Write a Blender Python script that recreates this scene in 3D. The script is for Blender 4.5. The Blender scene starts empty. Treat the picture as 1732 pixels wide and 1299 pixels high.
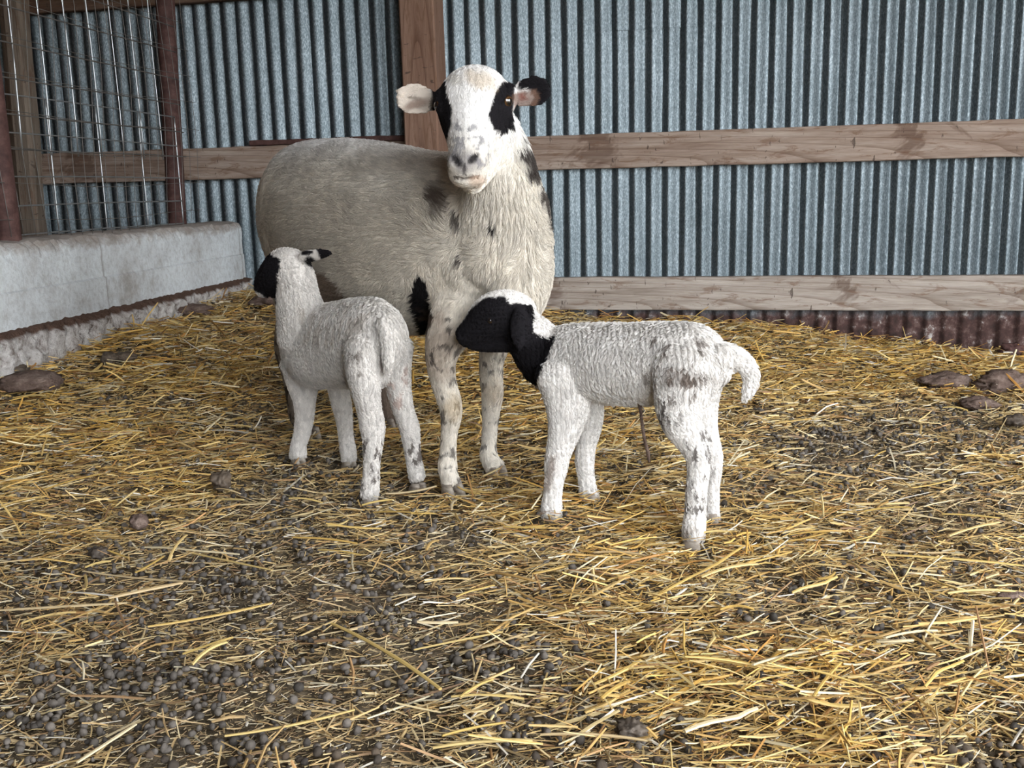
import bpy, bmesh, math, random
import numpy as np
from mathutils import Vector, Matrix, noise as mnoise

random.seed(7)
rng = np.random.default_rng(7)
scene = bpy.context.scene
COL = scene.collection

# ------------------------------------------------------------------ camera
FPX = 1700.0
PITCH, ROLL, CAMH = math.radians(11.0), math.radians(-1.4), 0.66
cd = bpy.data.cameras.new('camera')
cam = bpy.data.objects.new('camera', cd)
COL.objects.link(cam)
cd.sensor_fit = 'HORIZONTAL'
cd.sensor_width = 36.0
cd.lens = 36.0 * FPX / 1732.0
cd.clip_start, cd.clip_end = 0.05, 200
CR = Matrix.Rotation(math.pi / 2 - PITCH, 3, 'X') @ Matrix.Rotation(ROLL, 3, 'Z')
cam.matrix_world = Matrix.Translation((0, 0, CAMH)) @ CR.to_4x4()
scene.camera = cam

# ------------------------------------------------------------------ light and exposure
w = bpy.data.worlds.new('overcast_sky')
scene.world = w
w.use_nodes = True
nt = w.node_tree
nt.nodes.clear()
wo = nt.nodes.new('ShaderNodeOutputWorld')
bg = nt.nodes.new('ShaderNodeBackground')
tc_ = nt.nodes.new('ShaderNodeTexCoord')
sx_ = nt.nodes.new('ShaderNodeSeparateXYZ')
rp_ = nt.nodes.new('ShaderNodeValToRGB')      # overcast sky above, bare yard below the horizon
rp_.color_ramp.elements[0].position = 0.49
rp_.color_ramp.elements[0].color = (0.24, 0.22, 0.19, 1)
rp_.color_ramp.elements[1].position = 0.51
rp_.color_ramp.elements[1].color = (0.95, 0.975, 1.0, 1)
mm_ = nt.nodes.new('ShaderNodeMath')
mm_.operation = 'MULTIPLY_ADD'
mm_.inputs[1].default_value = 0.5
mm_.inputs[2].default_value = 0.5
nt.links.new(tc_.outputs['Generated'], sx_.inputs[0])
nt.links.new(sx_.outputs['Z'], mm_.inputs[0])
nt.links.new(mm_.outputs[0], rp_.inputs[0])
nt.links.new(rp_.outputs[0], bg.inputs[0])
bg.inputs[1].default_value = 9.1
nt.links.new(bg.outputs[0], wo.inputs[0])


def area(name, loc, target, sx, sy, power, color):
    ld = bpy.data.lights.new(name, 'AREA')
    ld.shape = 'RECTANGLE'
    ld.size, ld.size_y = sx, sy
    ld.energy = power
    ld.color = color
    o = bpy.data.objects.new(name, ld)
    COL.objects.link(o)
    o.location = loc
    o.rotation_euler = (Vector(target) - Vector(loc)).to_track_quat('-Z', 'Y').to_euler()
    return o


vs = scene.view_settings
vs.view_transform = 'Standard'
vs.look = 'None'
vs.gamma = 1
vs.use_curve_mapping = False
vs.exposure = 0.0


# ------------------------------------------------------------------ small helpers
def ray(px, py):
    return CR @ Vector(((px - 866) / FPX, -(py - 649.5) / FPX, -1.0))


def at(px, py, Y):
    d = ray(px, py)
    return Vector((0, 0, CAMH)) + d * (Y / d.y)


def atz(px, py, z):
    d = ray(px, py)
    return Vector((0, 0, CAMH)) + d * ((z - CAMH) / d.z)


def hash3(ix, iy, iz, seed=0):
    h = (ix.astype(np.int64) * 374761393 + iy.astype(np.int64) * 668265263 + iz.astype(np.int64) * 2147483647 + seed * 974634777) & 0xffffffff
    h = ((h ^ (h >> 13)) * 1274126177) & 0xffffffff
    h = ((h ^ (h >> 16)) * 2246822519) & 0xffffffff
    return ((h ^ (h >> 15)) & 0xffffff) / float(0xffffff)


def vnoise(p, scale, seed=0):
    """smooth value noise in 0..1 at points p (N,3)"""
    q = np.asarray(p, float) * scale
    i = np.floor(q).astype(np.int64)
    f = q - i
    f = f * f * (3 - 2 * f)
    r = 0
    for dx in (0, 1):
        for dy in (0, 1):
            for dz in (0, 1):
                wgt = (f[:, 0] if dx else 1 - f[:, 0]) * (f[:, 1] if dy else 1 - f[:, 1]) * (f[:, 2] if dz else 1 - f[:, 2])
                r = r + wgt * hash3(i[:, 0] + dx, i[:, 1] + dy, i[:, 2] + dz, seed)
    return r


def fbm(p, scale, seed=0, octs=3):
    a, s, t = 1.0, 0, 0
    for k in range(octs):
        s = s + a * vnoise(p, scale * 2 ** k, seed + k)
        t += a
        a *= 0.5
    return s / t


def tag(o, label=None, cat=None, group=None, kind=None):
    if label: o['label'] = label
    if cat: o['category'] = cat
    if group: o['group'] = group
    if kind: o['kind'] = kind
    return o


def link(o, parent=None):
    COL.objects.link(o)
    if parent is not None:
        o.parent = parent
    return o


def empty(name, loc):
    o = bpy.data.objects.new(name, None)
    COL.objects.link(o)
    o.location = loc
    o.empty_display_size = 0.05
    return o


def put(o, parent):
    """parent an object whose mesh is already in world coordinates"""
    COL.objects.link(o)
    o.parent = parent
    o.matrix_parent_inverse = Matrix.Translation(-parent.location)
    return o


def np_mesh(name, verts, tris, mat, cols=None, smooth=False, quads=None):
    me = bpy.data.meshes.new(name)
    nv = len(verts)
    faces = tris if tris is not None else quads
    k = faces.shape[1]
    me.vertices.add(nv)
    me.vertices.foreach_set('co', np.asarray(verts, np.float32).ravel())
    me.loops.add(faces.size)
    me.loops.foreach_set('vertex_index', faces.astype(np.int32).ravel())
    me.polygons.add(len(faces))
    me.polygons.foreach_set('loop_start', np.arange(0, faces.size, k, dtype=np.int32))
    me.polygons.foreach_set('use_smooth', np.full(len(faces), smooth))
    me.update(calc_edges=True)
    if cols is not None:
        a = me.attributes.new('tint', 'FLOAT_COLOR', 'POINT')
        c = np.ones((nv, 4), np.float32)
        c[:, :3] = cols
        a.data.foreach_set('color', c.ravel())
    me.materials.append(mat)
    return me


def bm_mesh(name, bm, mat, smooth=False):
    bmesh.ops.recalc_face_normals(bm, faces=bm.faces)
    me = bpy.data.meshes.new(name)
    bm.to_mesh(me)
    bm.free()
    for p in me.polygons:
        p.use_smooth = smooth
    me.materials.append(mat)
    return me


def tube(bm, pts, rad, seg=8, cap=True):
    rings = []
    n = len(pts)
    for i, p in enumerate(pts):
        p = Vector(p)
        t = (Vector(pts[min(i + 1, n - 1)]) - Vector(pts[max(i - 1, 0)])).normalized()
        a = t.cross(Vector((0.13, 0.2, 0.97)))
        if a.length < 0.2:
            a = t.cross(Vector((1, 0, 0)))
        a.normalize()
        b = t.cross(a)
        r = rad[i] if isinstance(rad, (list, tuple)) else rad
        rings.append([bm.verts.new(p + (a * math.cos(k * 2 * math.pi / seg) + b * math.sin(k * 2 * math.pi / seg)) * r) for k in range(seg)])
    for i in range(n - 1):
        for k in range(seg):
            bm.faces.new((rings[i][k], rings[i][(k + 1) % seg], rings[i + 1][(k + 1) % seg], rings[i + 1][k]))
    if cap:
        bm.faces.new(rings[0][::-1])
        bm.faces.new(rings[-1])


# ------------------------------------------------------------------ materials
class Mat:
    def __init__(self, name, rough=0.8, metal=0.0, spec=0.5):
        self.m = bpy.data.materials.new(name)
        self.m.use_nodes = True
        self.t = self.m.node_tree
        self.b = self.t.nodes['Principled BSDF']
        self.b.inputs['Roughness'].default_value = rough
        self.b.inputs['Metallic'].default_value = metal
        self.b.inputs['Specular IOR Level'].default_value = spec

    def n(self, kind, **kw):
        nd = self.t.nodes.new(kind)
        for k, v in kw.items():
            if k in nd.inputs:
                nd.inputs[k].default_value = v
            else:
                setattr(nd, k, v)
        return nd

    def l(self, a, b):
        self.t.links.new(a, b)

    def coords(self, scale=(1, 1, 1), rot=(0, 0, 0), kind='Object'):
        tc = self.n('ShaderNodeTexCoord')
        mp = self.n('ShaderNodeMapping')
        mp.inputs['Scale'].default_value = scale
        mp.inputs['Rotation'].default_value = rot
        self.l(tc.outputs[kind], mp.inputs[0])
        return mp.outputs[0]

    def noise(self, vec, scale, detail=4, rough=0.55, dist=0.0):
        nd = self.n('ShaderNodeTexNoise')
        nd.inputs['Scale'].default_value = scale
        nd.inputs['Detail'].default_value = detail
        nd.inputs['Roughness'].default_value = rough
        nd.inputs['Distortion'].default_value = dist
        self.l(vec, nd.inputs['Vector'])
        return nd.outputs['Fac']

    def ramp(self, fac, stops, interp='LINEAR'):
        r = self.n('ShaderNodeValToRGB')
        cr = r.color_ramp
        cr.interpolation = interp
        while len(cr.elements) > 1:
            cr.elements.remove(cr.elements[-1])
        cr.elements[0].position = stops[0][0]
        cr.elements[0].color = (*stops[0][1], 1)
        for p, c in stops[1:]:
            e = cr.elements.new(p)
            e.color = (*c, 1)
        self.l(fac, r.inputs[0])
        return r.outputs[0]

    def mix(self, fac, a, b, mode='MIX'):
        m = self.n('ShaderNodeMix', data_type='RGBA', blend_type=mode)
        for sock, v in ((m.inputs[0], fac), (m.inputs[6], a), (m.inputs[7], b)):
            if isinstance(v, (int, float)):
                sock.default_value = v
            elif isinstance(v, tuple):
                sock.default_value = (*v, 1)
            else:
                self.l(v, sock)
        return m.outputs[2]

    def math(self, op, a, b=0.0, clamp=False):
        m = self.n('ShaderNodeMath', operation=op, use_clamp=clamp)
        for i, v in ((0, a), (1, b)):
            if isinstance(v, (int, float)):
                m.inputs[i].default_value = v
            else:
                self.l(v, m.inputs[i])
        return m.outputs[0]

    def bump(self, h, strength=0.3, dist=0.01):
        b = self.n('ShaderNodeBump')
        b.inputs['Strength'].default_value = strength
        b.inputs['Distance'].default_value = dist
        self.l(h, b.inputs['Height'])
        self.l(b.outputs[0], self.b.inputs['Normal'])

    def color(self, c):
        if isinstance(c, tuple):
            self.b.inputs['Base Color'].default_value = (*c, 1)
        else:
            self.l(c, self.b.inputs['Base Color'])


def mat_tint(name, rough=0.85, bump=0.0, bscale=300, spec=0.3, tintmul=None, sheen=0.0):
    M = Mat(name, rough, spec=spec)
    a = M.n('ShaderNodeAttribute', attribute_name='tint')
    M.color(a.outputs['Color'])
    if sheen:
        M.b.inputs['Sheen Weight'].default_value = sheen
    if bump:
        M.bump(M.noise(M.coords(), bscale, 3), bump, 0.004)
    return M.m


# galvanised sheet, rusty towards the ground (object Z is world height)
M = Mat('galvanised_steel', 0.5, 1.0)
v = M.coords()
vv = M.coords((1, 1, 0.35))
n1 = M.noise(vv, 260, 3, 0.7)
n2 = M.noise(vv, 9, 4)
spang = M.ramp(n1, [(0.3, (0.088, 0.112, 0.128)), (0.5, (0.185, 0.228, 0.255)), (0.72, (0.42, 0.485, 0.525))])
tone = M.ramp(n2, [(0.3, (0.72, 0.74, 0.74)), (0.7, (1, 1, 1))])
galv = M.mix(1.0, spang, tone, 'MULTIPLY')
sep = M.n('ShaderNodeSeparateXYZ')
M.l(v, sep.inputs[0])
n3 = M.noise(v, 7, 5, 0.65)
hz = M.math('ADD', M.math('MULTIPLY', sep.outputs['Z'], -7.0), M.math('MULTIPLY', n3, 1.2))
rustf = M.ramp(M.math('ADD', hz, 1.05), [(0.35, (0, 0, 0)), (0.85, (1, 1, 1))])
n4 = M.noise(v, 22, 5, 0.7)
rustc = M.ramp(n4, [(0.3, (0.022, 0.013, 0.011)), (0.5, (0.07, 0.035, 0.03)), (0.60, (0.14, 0.09, 0.08)), (0.68, (0.5, 0.48, 0.46))])
M.color(M.mix(rustf, galv, rustc))
M.l(M.math('MULTIPLY', M.math('SUBTRACT', 1.0, rustf), 0.82), M.b.inputs['Metallic'])
M.l(M.ramp(rustf, [(0, (0.50,) * 3), (1, (0.9,) * 3)]), M.b.inputs['Roughness'])
M.bump(n1, 0.10, 0.002)
MAT_GALV = M.m


def wood_mat(name, c0, c1, c2, axis='X', stain=(0.10, 0.05, 0.03), amount=0.58, ringscale=9):
    M = Mat(name, 0.82, spec=0.25)
    st = {'X': (0.7, 10, 10), 'Z': (10, 10, 0.7)}[axis]
    v = M.coords(st)
    n = M.noise(v, 3.2, 5, 0.6, 0.4)
    wv = M.n('ShaderNodeTexWave', wave_type='RINGS', rings_direction='Y', wave_profile='SAW')
    wv.inputs['Scale'].default_value = 1.6
    wv.inputs['Distortion'].default_value = 9.0
    wv.inputs['Detail'].default_value = 2
    wv.inputs['Detail Scale'].default_value = 0.35
    M.l(M.coords({'X': (0.5, 1, ringscale), 'Z': (ringscale, 1, 0.5)}[axis]), wv.inputs[0])
    base = M.ramp(n, [(0.25, c0), (0.5, c1), (0.78, c2)])
    grain = M.ramp(wv.outputs['Fac'], [(0.0, (0.50, 0.44, 0.40)), (0.22, (0.92, 0.92, 0.92)), (1.0, (1, 1, 1))])
    c = M.mix(0.75, base, grain, 'MULTIPLY')
    v2 = M.coords()
    s = M.noise(v2, 4.3, 5, 0.62, 0.5)
    sf = M.ramp(s, [(amount, (0, 0, 0)), (amount + 0.05, (0.85, 0.85, 0.85))])
    fine = M.noise(M.coords({'X': (3, 60, 60), 'Z': (60, 60, 3)}[axis]), 6, 3)
    c = M.mix(M.math('MULTIPLY', sf, 0.7), c, stain)
    c = M.mix(0.5, c, M.ramp(fine, [(0.3, (0.62, 0.6, 0.58)), (0.6, (1, 1, 1))]), 'MULTIPLY')
    sm = M.noise(M.coords({'X': (1.2, 6, 6), 'Z': (6, 6, 1.2)}[axis]), 5.5, 5, 0.7, 0.8)
    c = M.mix(M.math('MULTIPLY', M.ramp(sm, [(0.54, (0, 0, 0)), (0.62, (1, 1, 1))]), 0.6), c, (stain[0] * 1.8, stain[1] * 2.0, stain[2] * 2.0))
    sk = M.noise(M.coords({'X': (26, 14, 9), 'Z': (9, 14, 26)}[axis]), 2.2, 3, 0.6, 0.6)
    c = M.mix(M.math('MULTIPLY', M.ramp(sk, [(0.66, (0, 0, 0)), (0.70, (1, 1, 1))]), 0.75), c, (0.07, 0.05, 0.04))
    M.color(c)
    M.bump(fine, 0.5, 0.004)
    return M.m


MAT_GIRT = wood_mat('weathered_pine', (0.24, 0.165, 0.125), (0.40, 0.31, 0.255), (0.54, 0.46, 0.40))
MAT_SKIRT = wood_mat('grey_weathered_pine', (0.27, 0.22, 0.18), (0.46, 0.40, 0.35), (0.60, 0.55, 0.50), amount=0.60)
MAT_POST = wood_mat('brown_pine_post', (0.22, 0.125, 0.085), (0.30, 0.185, 0.135), (0.37, 0.245, 0.185), 'Z', amount=0.7)
MAT_DARKWOOD = wood_mat('dark_pine', (0.10, 0.065, 0.05), (0.17, 0.11, 0.08), (0.24, 0.17, 0.13))
MAT_POLE = wood_mat('old_grey_pole', (0.15, 0.12, 0.09), (0.27, 0.22, 0.175), (0.38, 0.32, 0.26), 'Z', amount=0.62)

M = Mat('rusty_pipe_steel', 0.75, 0.0, 0.4)
v = M.coords()
n = M.noise(v, 30, 5, 0.7)
M.color(M.ramp(n, [(0.3, (0.050, 0.024, 0.021)), (0.5, (0.088, 0.043, 0.038)), (0.7, (0.15, 0.08, 0.07))]))
M.bump(n, 0.3, 0.002)
MAT_PIPE = M.m

M = Mat('wire_steel', 0.35, 0.8)
M.color((0.50, 0.53, 0.55))
MAT_WIRE = M.m
M = Mat('dull_wire_steel', 0.6, 0.6)
M.color((0.20, 0.19, 0.18))
MAT_WIRE2 = M.m

M = Mat('whitewashed_concrete', 0.92, spec=0.2)
v = M.coords()
n = M.noise(v, 5, 6, 0.62)
nf = M.noise(v, 60, 4, 0.7)
c = M.ramp(n, [(0.3, (0.44, 0.43, 0.41)), (0.46, (0.70, 0.74, 0.76)), (0.62, (0.82, 0.88, 0.91))])
c = M.mix(0.55, c, M.ramp(nf, [(0.3, (0.6, 0.58, 0.56)), (0.55, (1, 1, 1))]), 'MULTIPLY')
sep = M.n('ShaderNodeSeparateXYZ')
M.l(v, sep.inputs[0])
# brown dirt along the top edge and in the ledge above the footing (real stains)
nt1 = M.noise(M.coords((1, 1, 2.2)), 11, 6, 0.72)
top = M.math('ADD', M.math('MULTIPLY', M.math('SUBTRACT', sep.outputs['Z'], 0.50), 9.0), M.math('SUBTRACT', nt1, 0.35))
c = M.mix(M.ramp(top, [(0.15, (0, 0, 0)), (0.45, (0.8, 0.8, 0.8))]), c, (0.30, 0.25, 0.21))
lines = M.n('ShaderNodeTexWave', wave_type='BANDS', bands_direction='Y', wave_profile='SAW')
lines.inputs['Scale'].default_value = 0.28
lines.inputs['Distortion'].default_value = 0.5
M.l(v, lines.inputs[0])
c = M.mix(M.ramp(lines.outputs['Fac'], [(0.0, (0.7,) * 3), (0.012, (0, 0, 0))]), c, (0.25, 0.24, 0.23))
M.color(c)
M.bump(M.math('ADD', M.math('MULTIPLY', nf, 0.5), n), 0.6, 0.012)
MAT_CONC = M.m

M = Mat('concrete_footing', 0.95, spec=0.15)
v = M.coords()
n = M.noise(v, 28, 6, 0.7)
geo = M.n('ShaderNodeNewGeometry')
sepn = M.n('ShaderNodeSeparateXYZ')
M.l(geo.outputs['Normal'], sepn.inputs[0])
c = M.ramp(n, [(0.34, (0.20, 0.155, 0.13)), (0.45, (0.52, 0.49, 0.47)), (0.6, (0.75, 0.73, 0.71))])
c = M.mix(M.ramp(sepn.outputs['Z'], [(0.30, (0, 0, 0)), (0.6, (1, 1, 1))]), c, (0.13, 0.08, 0.06))
M.color(c)
M.bump(n, 0.9, 0.02)
MAT_FOOT = M.m

M = Mat('trodden_manure_soil', 0.97, spec=0.1)
v = M.coords()
n = M.noise(v, 40, 6, 0.7)
nb = M.noise(v, 5, 4)
c = M.ramp(n, [(0.3, (0.04, 0.032, 0.022)), (0.48, (0.13, 0.105, 0.072)), (0.62, (0.25, 0.20, 0.14)), (0.76, (0.42, 0.34, 0.23))])
c = M.mix(0.5, c, M.ramp(nb, [(0.35, (0.62, 0.6, 0.58)), (0.65, (1, 1, 1))]), 'MULTIPLY')
M.color(c)
M.bump(n, 0.8, 0.012)
MAT_SOIL = M.m

M = Mat('dung', 0.62, spec=0.4)
oi = M.n('ShaderNodeObjectInfo')
n = M.noise(M.coords(), 90, 4)
c = M.ramp(n, [(0.3, (0.050, 0.042, 0.036)), (0.7, (0.13, 0.11, 0.092))])
c = M.mix(1.0, c, M.ramp(oi.outputs['Random'], [(0, (0.6, 0.6, 0.6)), (1, (1.6, 1.42, 1.2))]), 'MULTIPLY')
M.color(c)
M.bump(n, 0.5, 0.003)
MAT_DUNG = M.m
MAT_DUNG_T = mat_tint('dung_pellets_tint', 0.7, 0.4, 250)

M = Mat('brown_clod', 0.95, spec=0.15)
n = M.noise(M.coords(), 25, 6, 0.7)
M.color(M.ramp(n, [(0.3, (0.06, 0.042, 0.032)), (0.5, (0.17, 0.12, 0.10)), (0.75, (0.32, 0.25, 0.21))]))
M.bump(n, 0.9, 0.015)
MAT_CLOD = M.m

MAT_STRAW = mat_tint('straw', 0.55, 0.0, spec=0.45)

# straw stems that are objects of their own vary by object
M = Mat('straw_stem', 0.5, spec=0.45)
oi = M.n('ShaderNodeObjectInfo')
fib = M.noise(M.coords((1.5, 60, 60)), 8, 3)
c = M.ramp(oi.outputs['Random'], [(0.0, (0.54, 0.35, 0.10)), (0.3, (0.66, 0.47, 0.15)), (0.55, (0.72, 0.56, 0.25)), (0.75, (0.42, 0.25, 0.08)), (1.0, (0.78, 0.68, 0.45))])
c = M.mix(0.6, c, M.ramp(fib, [(0.3, (0.6, 0.55, 0.5)), (0.6, (1, 1, 1))]), 'MULTIPLY')
M.color(c)
MAT_STEM = M.m

# ------------------------------------------------------------------ the back wall frame
YAW = math.radians(12.5)
U = Vector((math.cos(YAW), -math.sin(YAW), 0))
NRM = Vector((-math.sin(YAW), -math.cos(YAW), 0))
P0 = Vector((0, 4.33, 0))


def W(s, off, z):
    return P0 + U * s + NRM * off + Vector((0, 0, z))


WALLROT = Matrix((( U.x, NRM.x * -1, 0), (U.y, NRM.y * -1, 0), (0, 0, 1))).to_4x4()


def wall_obj(name, me, parent, s=0, off=0, z=0):
    """mesh in wall coordinates: x along the wall, y away from the viewer, z up"""
    o = bpy.data.objects.new(name, me)
    COL.objects.link(o)
    o.parent = parent
    o.matrix_local = Matrix.Translation(W(s, off, z)) @ WALLROT if parent is None or parent.location.length == 0 else Matrix.Translation(W(s, off, z) - parent.location) @ WALLROT
    return o


PITCHC = 0.068
DEP = 0.019


def prof(t):
    t = t % 1.0
    # broad crest, narrow valley
    if True:
        c_ = 0.36
        return (0.5 - 0.5 * math.cos(math.pi * t / c_)) if t < c_ else (0.5 + 0.5 * math.cos(math.pi * (t - c_) / (1 - c_))) ** 0.8
    if t < 0.16:
        x = t / 0.16
        return 0.5 - 0.5 * math.cos(math.pi * x)
    if t < 0.62:
        x = (t - 0.16) / 0.46
        return 1.0 + 0.10 * math.sin(math.pi * x)
    if t < 0.78:
        x = (t - 0.62) / 0.16
        return 0.5 + 0.5 * math.cos(math.pi * x)
    return 0.0


def sheet_mesh(n_rib, z0, z1, seed, hole=None):
    bm = bmesh.new()
    rs = random.Random(seed)
    per = 24
    xs = [i * PITCHC / per for i in range(int((n_rib + 0.35) * per) + 1)]
    zs = [z0 + (z1 - z0) * i / 24 for i in range(25)]
    grid = []
    ph = rs.random() * 6
    for z in zs:
        row = []
        for x in xs:
            k = int(x / PITCHC)
            wob = 0.0012 * math.sin(z * 5 + k * 1.7 + ph) + 0.002 * math.sin(z * 2.1 + x * 4 + ph)
            row.append(bm.verts.new((x + 0.0012 * math.sin(z * 3 + k * 2.3 + ph), -DEP * prof(x / PITCHC) + wob, z)))
        grid.append(row)
    for j in range(len(zs) - 1):
        for i in range(len(xs) - 1):
            if hole and hole(xs[i], zs[j]):
                continue
            bm.faces.new((grid[j][i], grid[j][i + 1], grid[j + 1][i + 1], grid[j + 1][i]))
    return bm_mesh('corrugated_sheet', bm, MAT_GALV, True)


wall = empty('wall_back', (0, 0, 0))
tag(wall, 'grey corrugated galvanised steel wall behind the sheep, rusty at its foot', kind='structure')
NR = 10
sw = NR * PITCHC
first = -3.43
k = 0
s = first
while s < 2.7:
    me = sheet_mesh(NR, -0.15, 2.3, 11 + k)
    o = wall_obj('corrugated_sheet', me, wall, s, 0.0 + (0.002 if k % 2 else 0.0), 0)
    k += 1
    s += sw
# short overlapping upper sheets whose lower edge shows as a dark lap line
me = sheet_mesh(6, 1.27, 2.3, 77)
wall_obj('corrugated_sheet', me, wall, first + sw * 5.6, 0.007, 0)


# faint ink stamp printed on the right-hand sheet, following the corrugation
def on_sheet(px_, py_):
    d = ray(px_, py_)
    c0 = Vector((0, 0, CAMH))
    t = (P0 + NRM * DEP - c0).dot(NRM) / d.dot(NRM)
    p = c0 + d * t
    return (p - P0).dot(U), p.z


def ink(bm, line, wd):
    pts = []
    for (x0, y0), (x1, y1) in zip(line[:-1], line[1:]):
        n_ = max(2, int(math.hypot(x1 - x0, y1 - y0) / 1.2))
        for i in range(n_):
            pts.append(on_sheet(x0 + (x1 - x0) * i / n_, y0 + (y1 - y0) * i / n_))
    pts.append(on_sheet(*line[-1]))
    prev = None
    for i, (s_, z_) in enumerate(pts):
        a, b = pts[max(i - 1, 0)], pts[min(i + 1, len(pts) - 1)]
        dx, dz = b[0] - a[0], b[1] - a[1]
        l_ = math.hypot(dx, dz) + 1e-9
        nx, nz = -dz / l_ * wd / 2, dx / l_ * wd / 2
        cur = []
        for sg in (-1, 1):
            ss, zz = s_ + nx * sg, z_ + nz * sg
            cur.append(bm.verts.new(W(ss, DEP * prof((ss - first) / PITCHC) + 0.003, zz)))
        if prev:
            bm.faces.new((prev[0], prev[1], cur[1], cur[0]))
        prev = cur


Mi = Mat('faded_ink', 0.8)
Mi.color((0.055, 0.075, 0.085))
bm = bmesh.new()
for ln in ([(1577, 356), (1577, 333), (1584, 327), (1600, 323), (1618, 327)], [(1577, 356), (1588, 349), (1604, 346), (1618, 351)],
           [(1582, 342), (1580, 338), (1582, 334), (1586, 334), (1588, 338), (1586, 342), (1582, 342)], [(1593, 341), (1593, 333), (1598, 332)], [(1603, 341), (1608, 333)], [(1613, 341), (1612, 334)]):
    ink(bm, ln, 0.0022)
o = bpy.data.objects.new('ink_stamp', bm_mesh('ink_stamp', bm, Mi.m))
link(o, wall)
tag(o, 'faint dark ink stamp on the galvanised sheet')


def board_mesh(name, L, h, t, mat, seed, n=24):
    bm = bmesh.new()
    rs = random.Random(seed)
    rows = []
    c = 0.003
    for i in range(n + 1):
        x = L * i / n
        dz0, dz1 = rs.uniform(-.0015, .0015), rs.uniform(-.0015, .0015)
        pts = [(-t + c, dz0), (-t, c + dz0), (-t, h - c + dz1), (-t + c, h + dz1), (0, h + dz1), (0, dz0)]
        rows.append([bm.verts.new((x, y, z)) for y, z in pts])
    for i in range(n):
        for j in range(6):
            bm.faces.new((rows[i][j], rows[i][(j + 1) % 6], rows[i + 1][(j + 1) % 6], rows[i + 1][j]))
    bm.faces.new(rows[0])
    bm.faces.new(rows[-1][::-1])
    return bm_mesh(name, bm, mat)


def rail(name, s0, s1, z0, h, t, mat, label, cat, seed, off=DEP + 0.003, tilt=0.0):
    me = board_mesh(name, s1 - s0, h, t, mat, seed)
    o = wall_obj(name, me, None, s0, off, z0)
    if tilt:
        o.matrix_local = o.matrix_local @ Matrix.Rotation(tilt, 4, 'Y')
    tag(o, label, cat)
    return o


rail('wooden_rail', -0.385, 2.36, 0.732, 0.137, 0.038, MAT_GIRT, 'long weathered brown rail on the corrugated wall right of the ewe, at her head height', 'rail', 1)
rail('wooden_rail', -2.75, -0.392, 0.732, 0.137, 0.038, MAT_GIRT, 'brown weathered rail behind the ewe\'s rump, running left past the rusty pipe and wire', 'rail', 2)
rail('wooden_rail', -0.60, 2.36, 0.152, 0.137, 0.038, MAT_SKIRT, 'lowest grey weathered rail on the wall, just above the straw on the right', 'rail', 3)
rail('wooden_rail', -2.9, -0.385, 1.478, 0.16, 0.038, MAT_DARKWOOD, 'dark brown rail along the top left edge of the wall', 'rail', 4)
rail('steel_strip', -1.13, -0.37, 0.8705, 0.022, 0.05, MAT_PIPE, 'rusty dark red steel strip lying on the rail behind the ewe\'s back', 'strip', 5)
rail('loose_plank', 0.10, 0.80, 0.118, 0.035, 0.03, MAT_DARKWOOD, 'dark narrow plank leaning below the lowest rail beside the ewe\'s chest', 'plank', 6, off=0.055, tilt=math.radians(4.0))

# post: 6x6 standing before the rails
bm = bmesh.new()
zs = [-0.05 + 2.35 * i / 16 for i in range(17)]
rows = []
for z in zs:
    j = 0.0015 * math.sin(z * 7)
    hw = 0.0725
    c = 0.006
    pts = [(-hw + j, 0), (-hw + j, -0.14 + c), (-hw + c + j, -0.14), (hw - c + j, -0.14), (hw + j, -0.14 + c), (hw + j, 0)]
    rows.append([bm.verts.new((x, y, z)) for x, y in pts])
for i in range(16):
    for j in range(6):
        bm.faces.new((rows[i][j], rows[i][(j + 1) % 6], rows[i + 1][(j + 1) % 6], rows[i + 1][j]))
bm.faces.new(rows[0])
bm.faces.new(rows[-1][::-1])
o = wall_obj('wooden_post', bm_mesh('wooden_post', bm, MAT_POST), None, -0.308, 0.062, 0)
tag(o, 'square reddish brown wooden post directly behind the ewe\'s head', 'post')

# old grey pole at the far left before the wall
p0, p1 = at(55, 402, 4.72), at(22, 0, 4.72)
dirv = (p1 - p0).normalized()
bm = bmesh.new()
a = p0 - dirv * 0.35
b = p1 + dirv * 0.6
rows = []
for i in range(15):
    c = a.lerp(b, i / 14)
    wd = 0.058 + 0.004 * math.sin(i * 1.3)
    rows.append([bm.verts.new(c + U * x + NRM * y) for x, y in ((-wd, -.03), (-wd, .025), (-wd * .3, .045), (wd * .75, .04), (wd, .02), (wd, -.03))])
for i in range(14):
    for j in range(6):
        bm.faces.new((rows[i][j], rows[i][(j + 1) % 6], rows[i + 1][(j + 1) % 6], rows[i + 1][j]))
bm.faces.new(rows[0])
bm.faces.new(rows[-1][::-1])
o = bpy.data.objects.new('wooden_pole', bm_mesh('wooden_pole', bm, MAT_POLE, False))
link(o)
tag(o, 'old grey split wooden pole behind the wire mesh at the far left', 'pole')

# ------------------------------------------------------------------ unseen barn shell added to shape the daylight: roof, side walls, wall behind viewer
def slab(name, x0, x1, y0, y1, z0, z1, label):
    bm = bmesh.new()
    bmesh.ops.create_cube(bm, size=1)
    for v_ in bm.verts:
        v_.co = Vector(((x0 + x1) / 2 + v_.co.x * (x1 - x0), (y0 + y1) / 2 + v_.co.y * (y1 - y0), (z0 + z1) / 2 + v_.co.z * (z1 - z0)))
    o = link(bpy.data.objects.new(name, bm_mesh(name, bm, MAT_DARKWOOD)))
    return tag(o, label, kind='structure')


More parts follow.
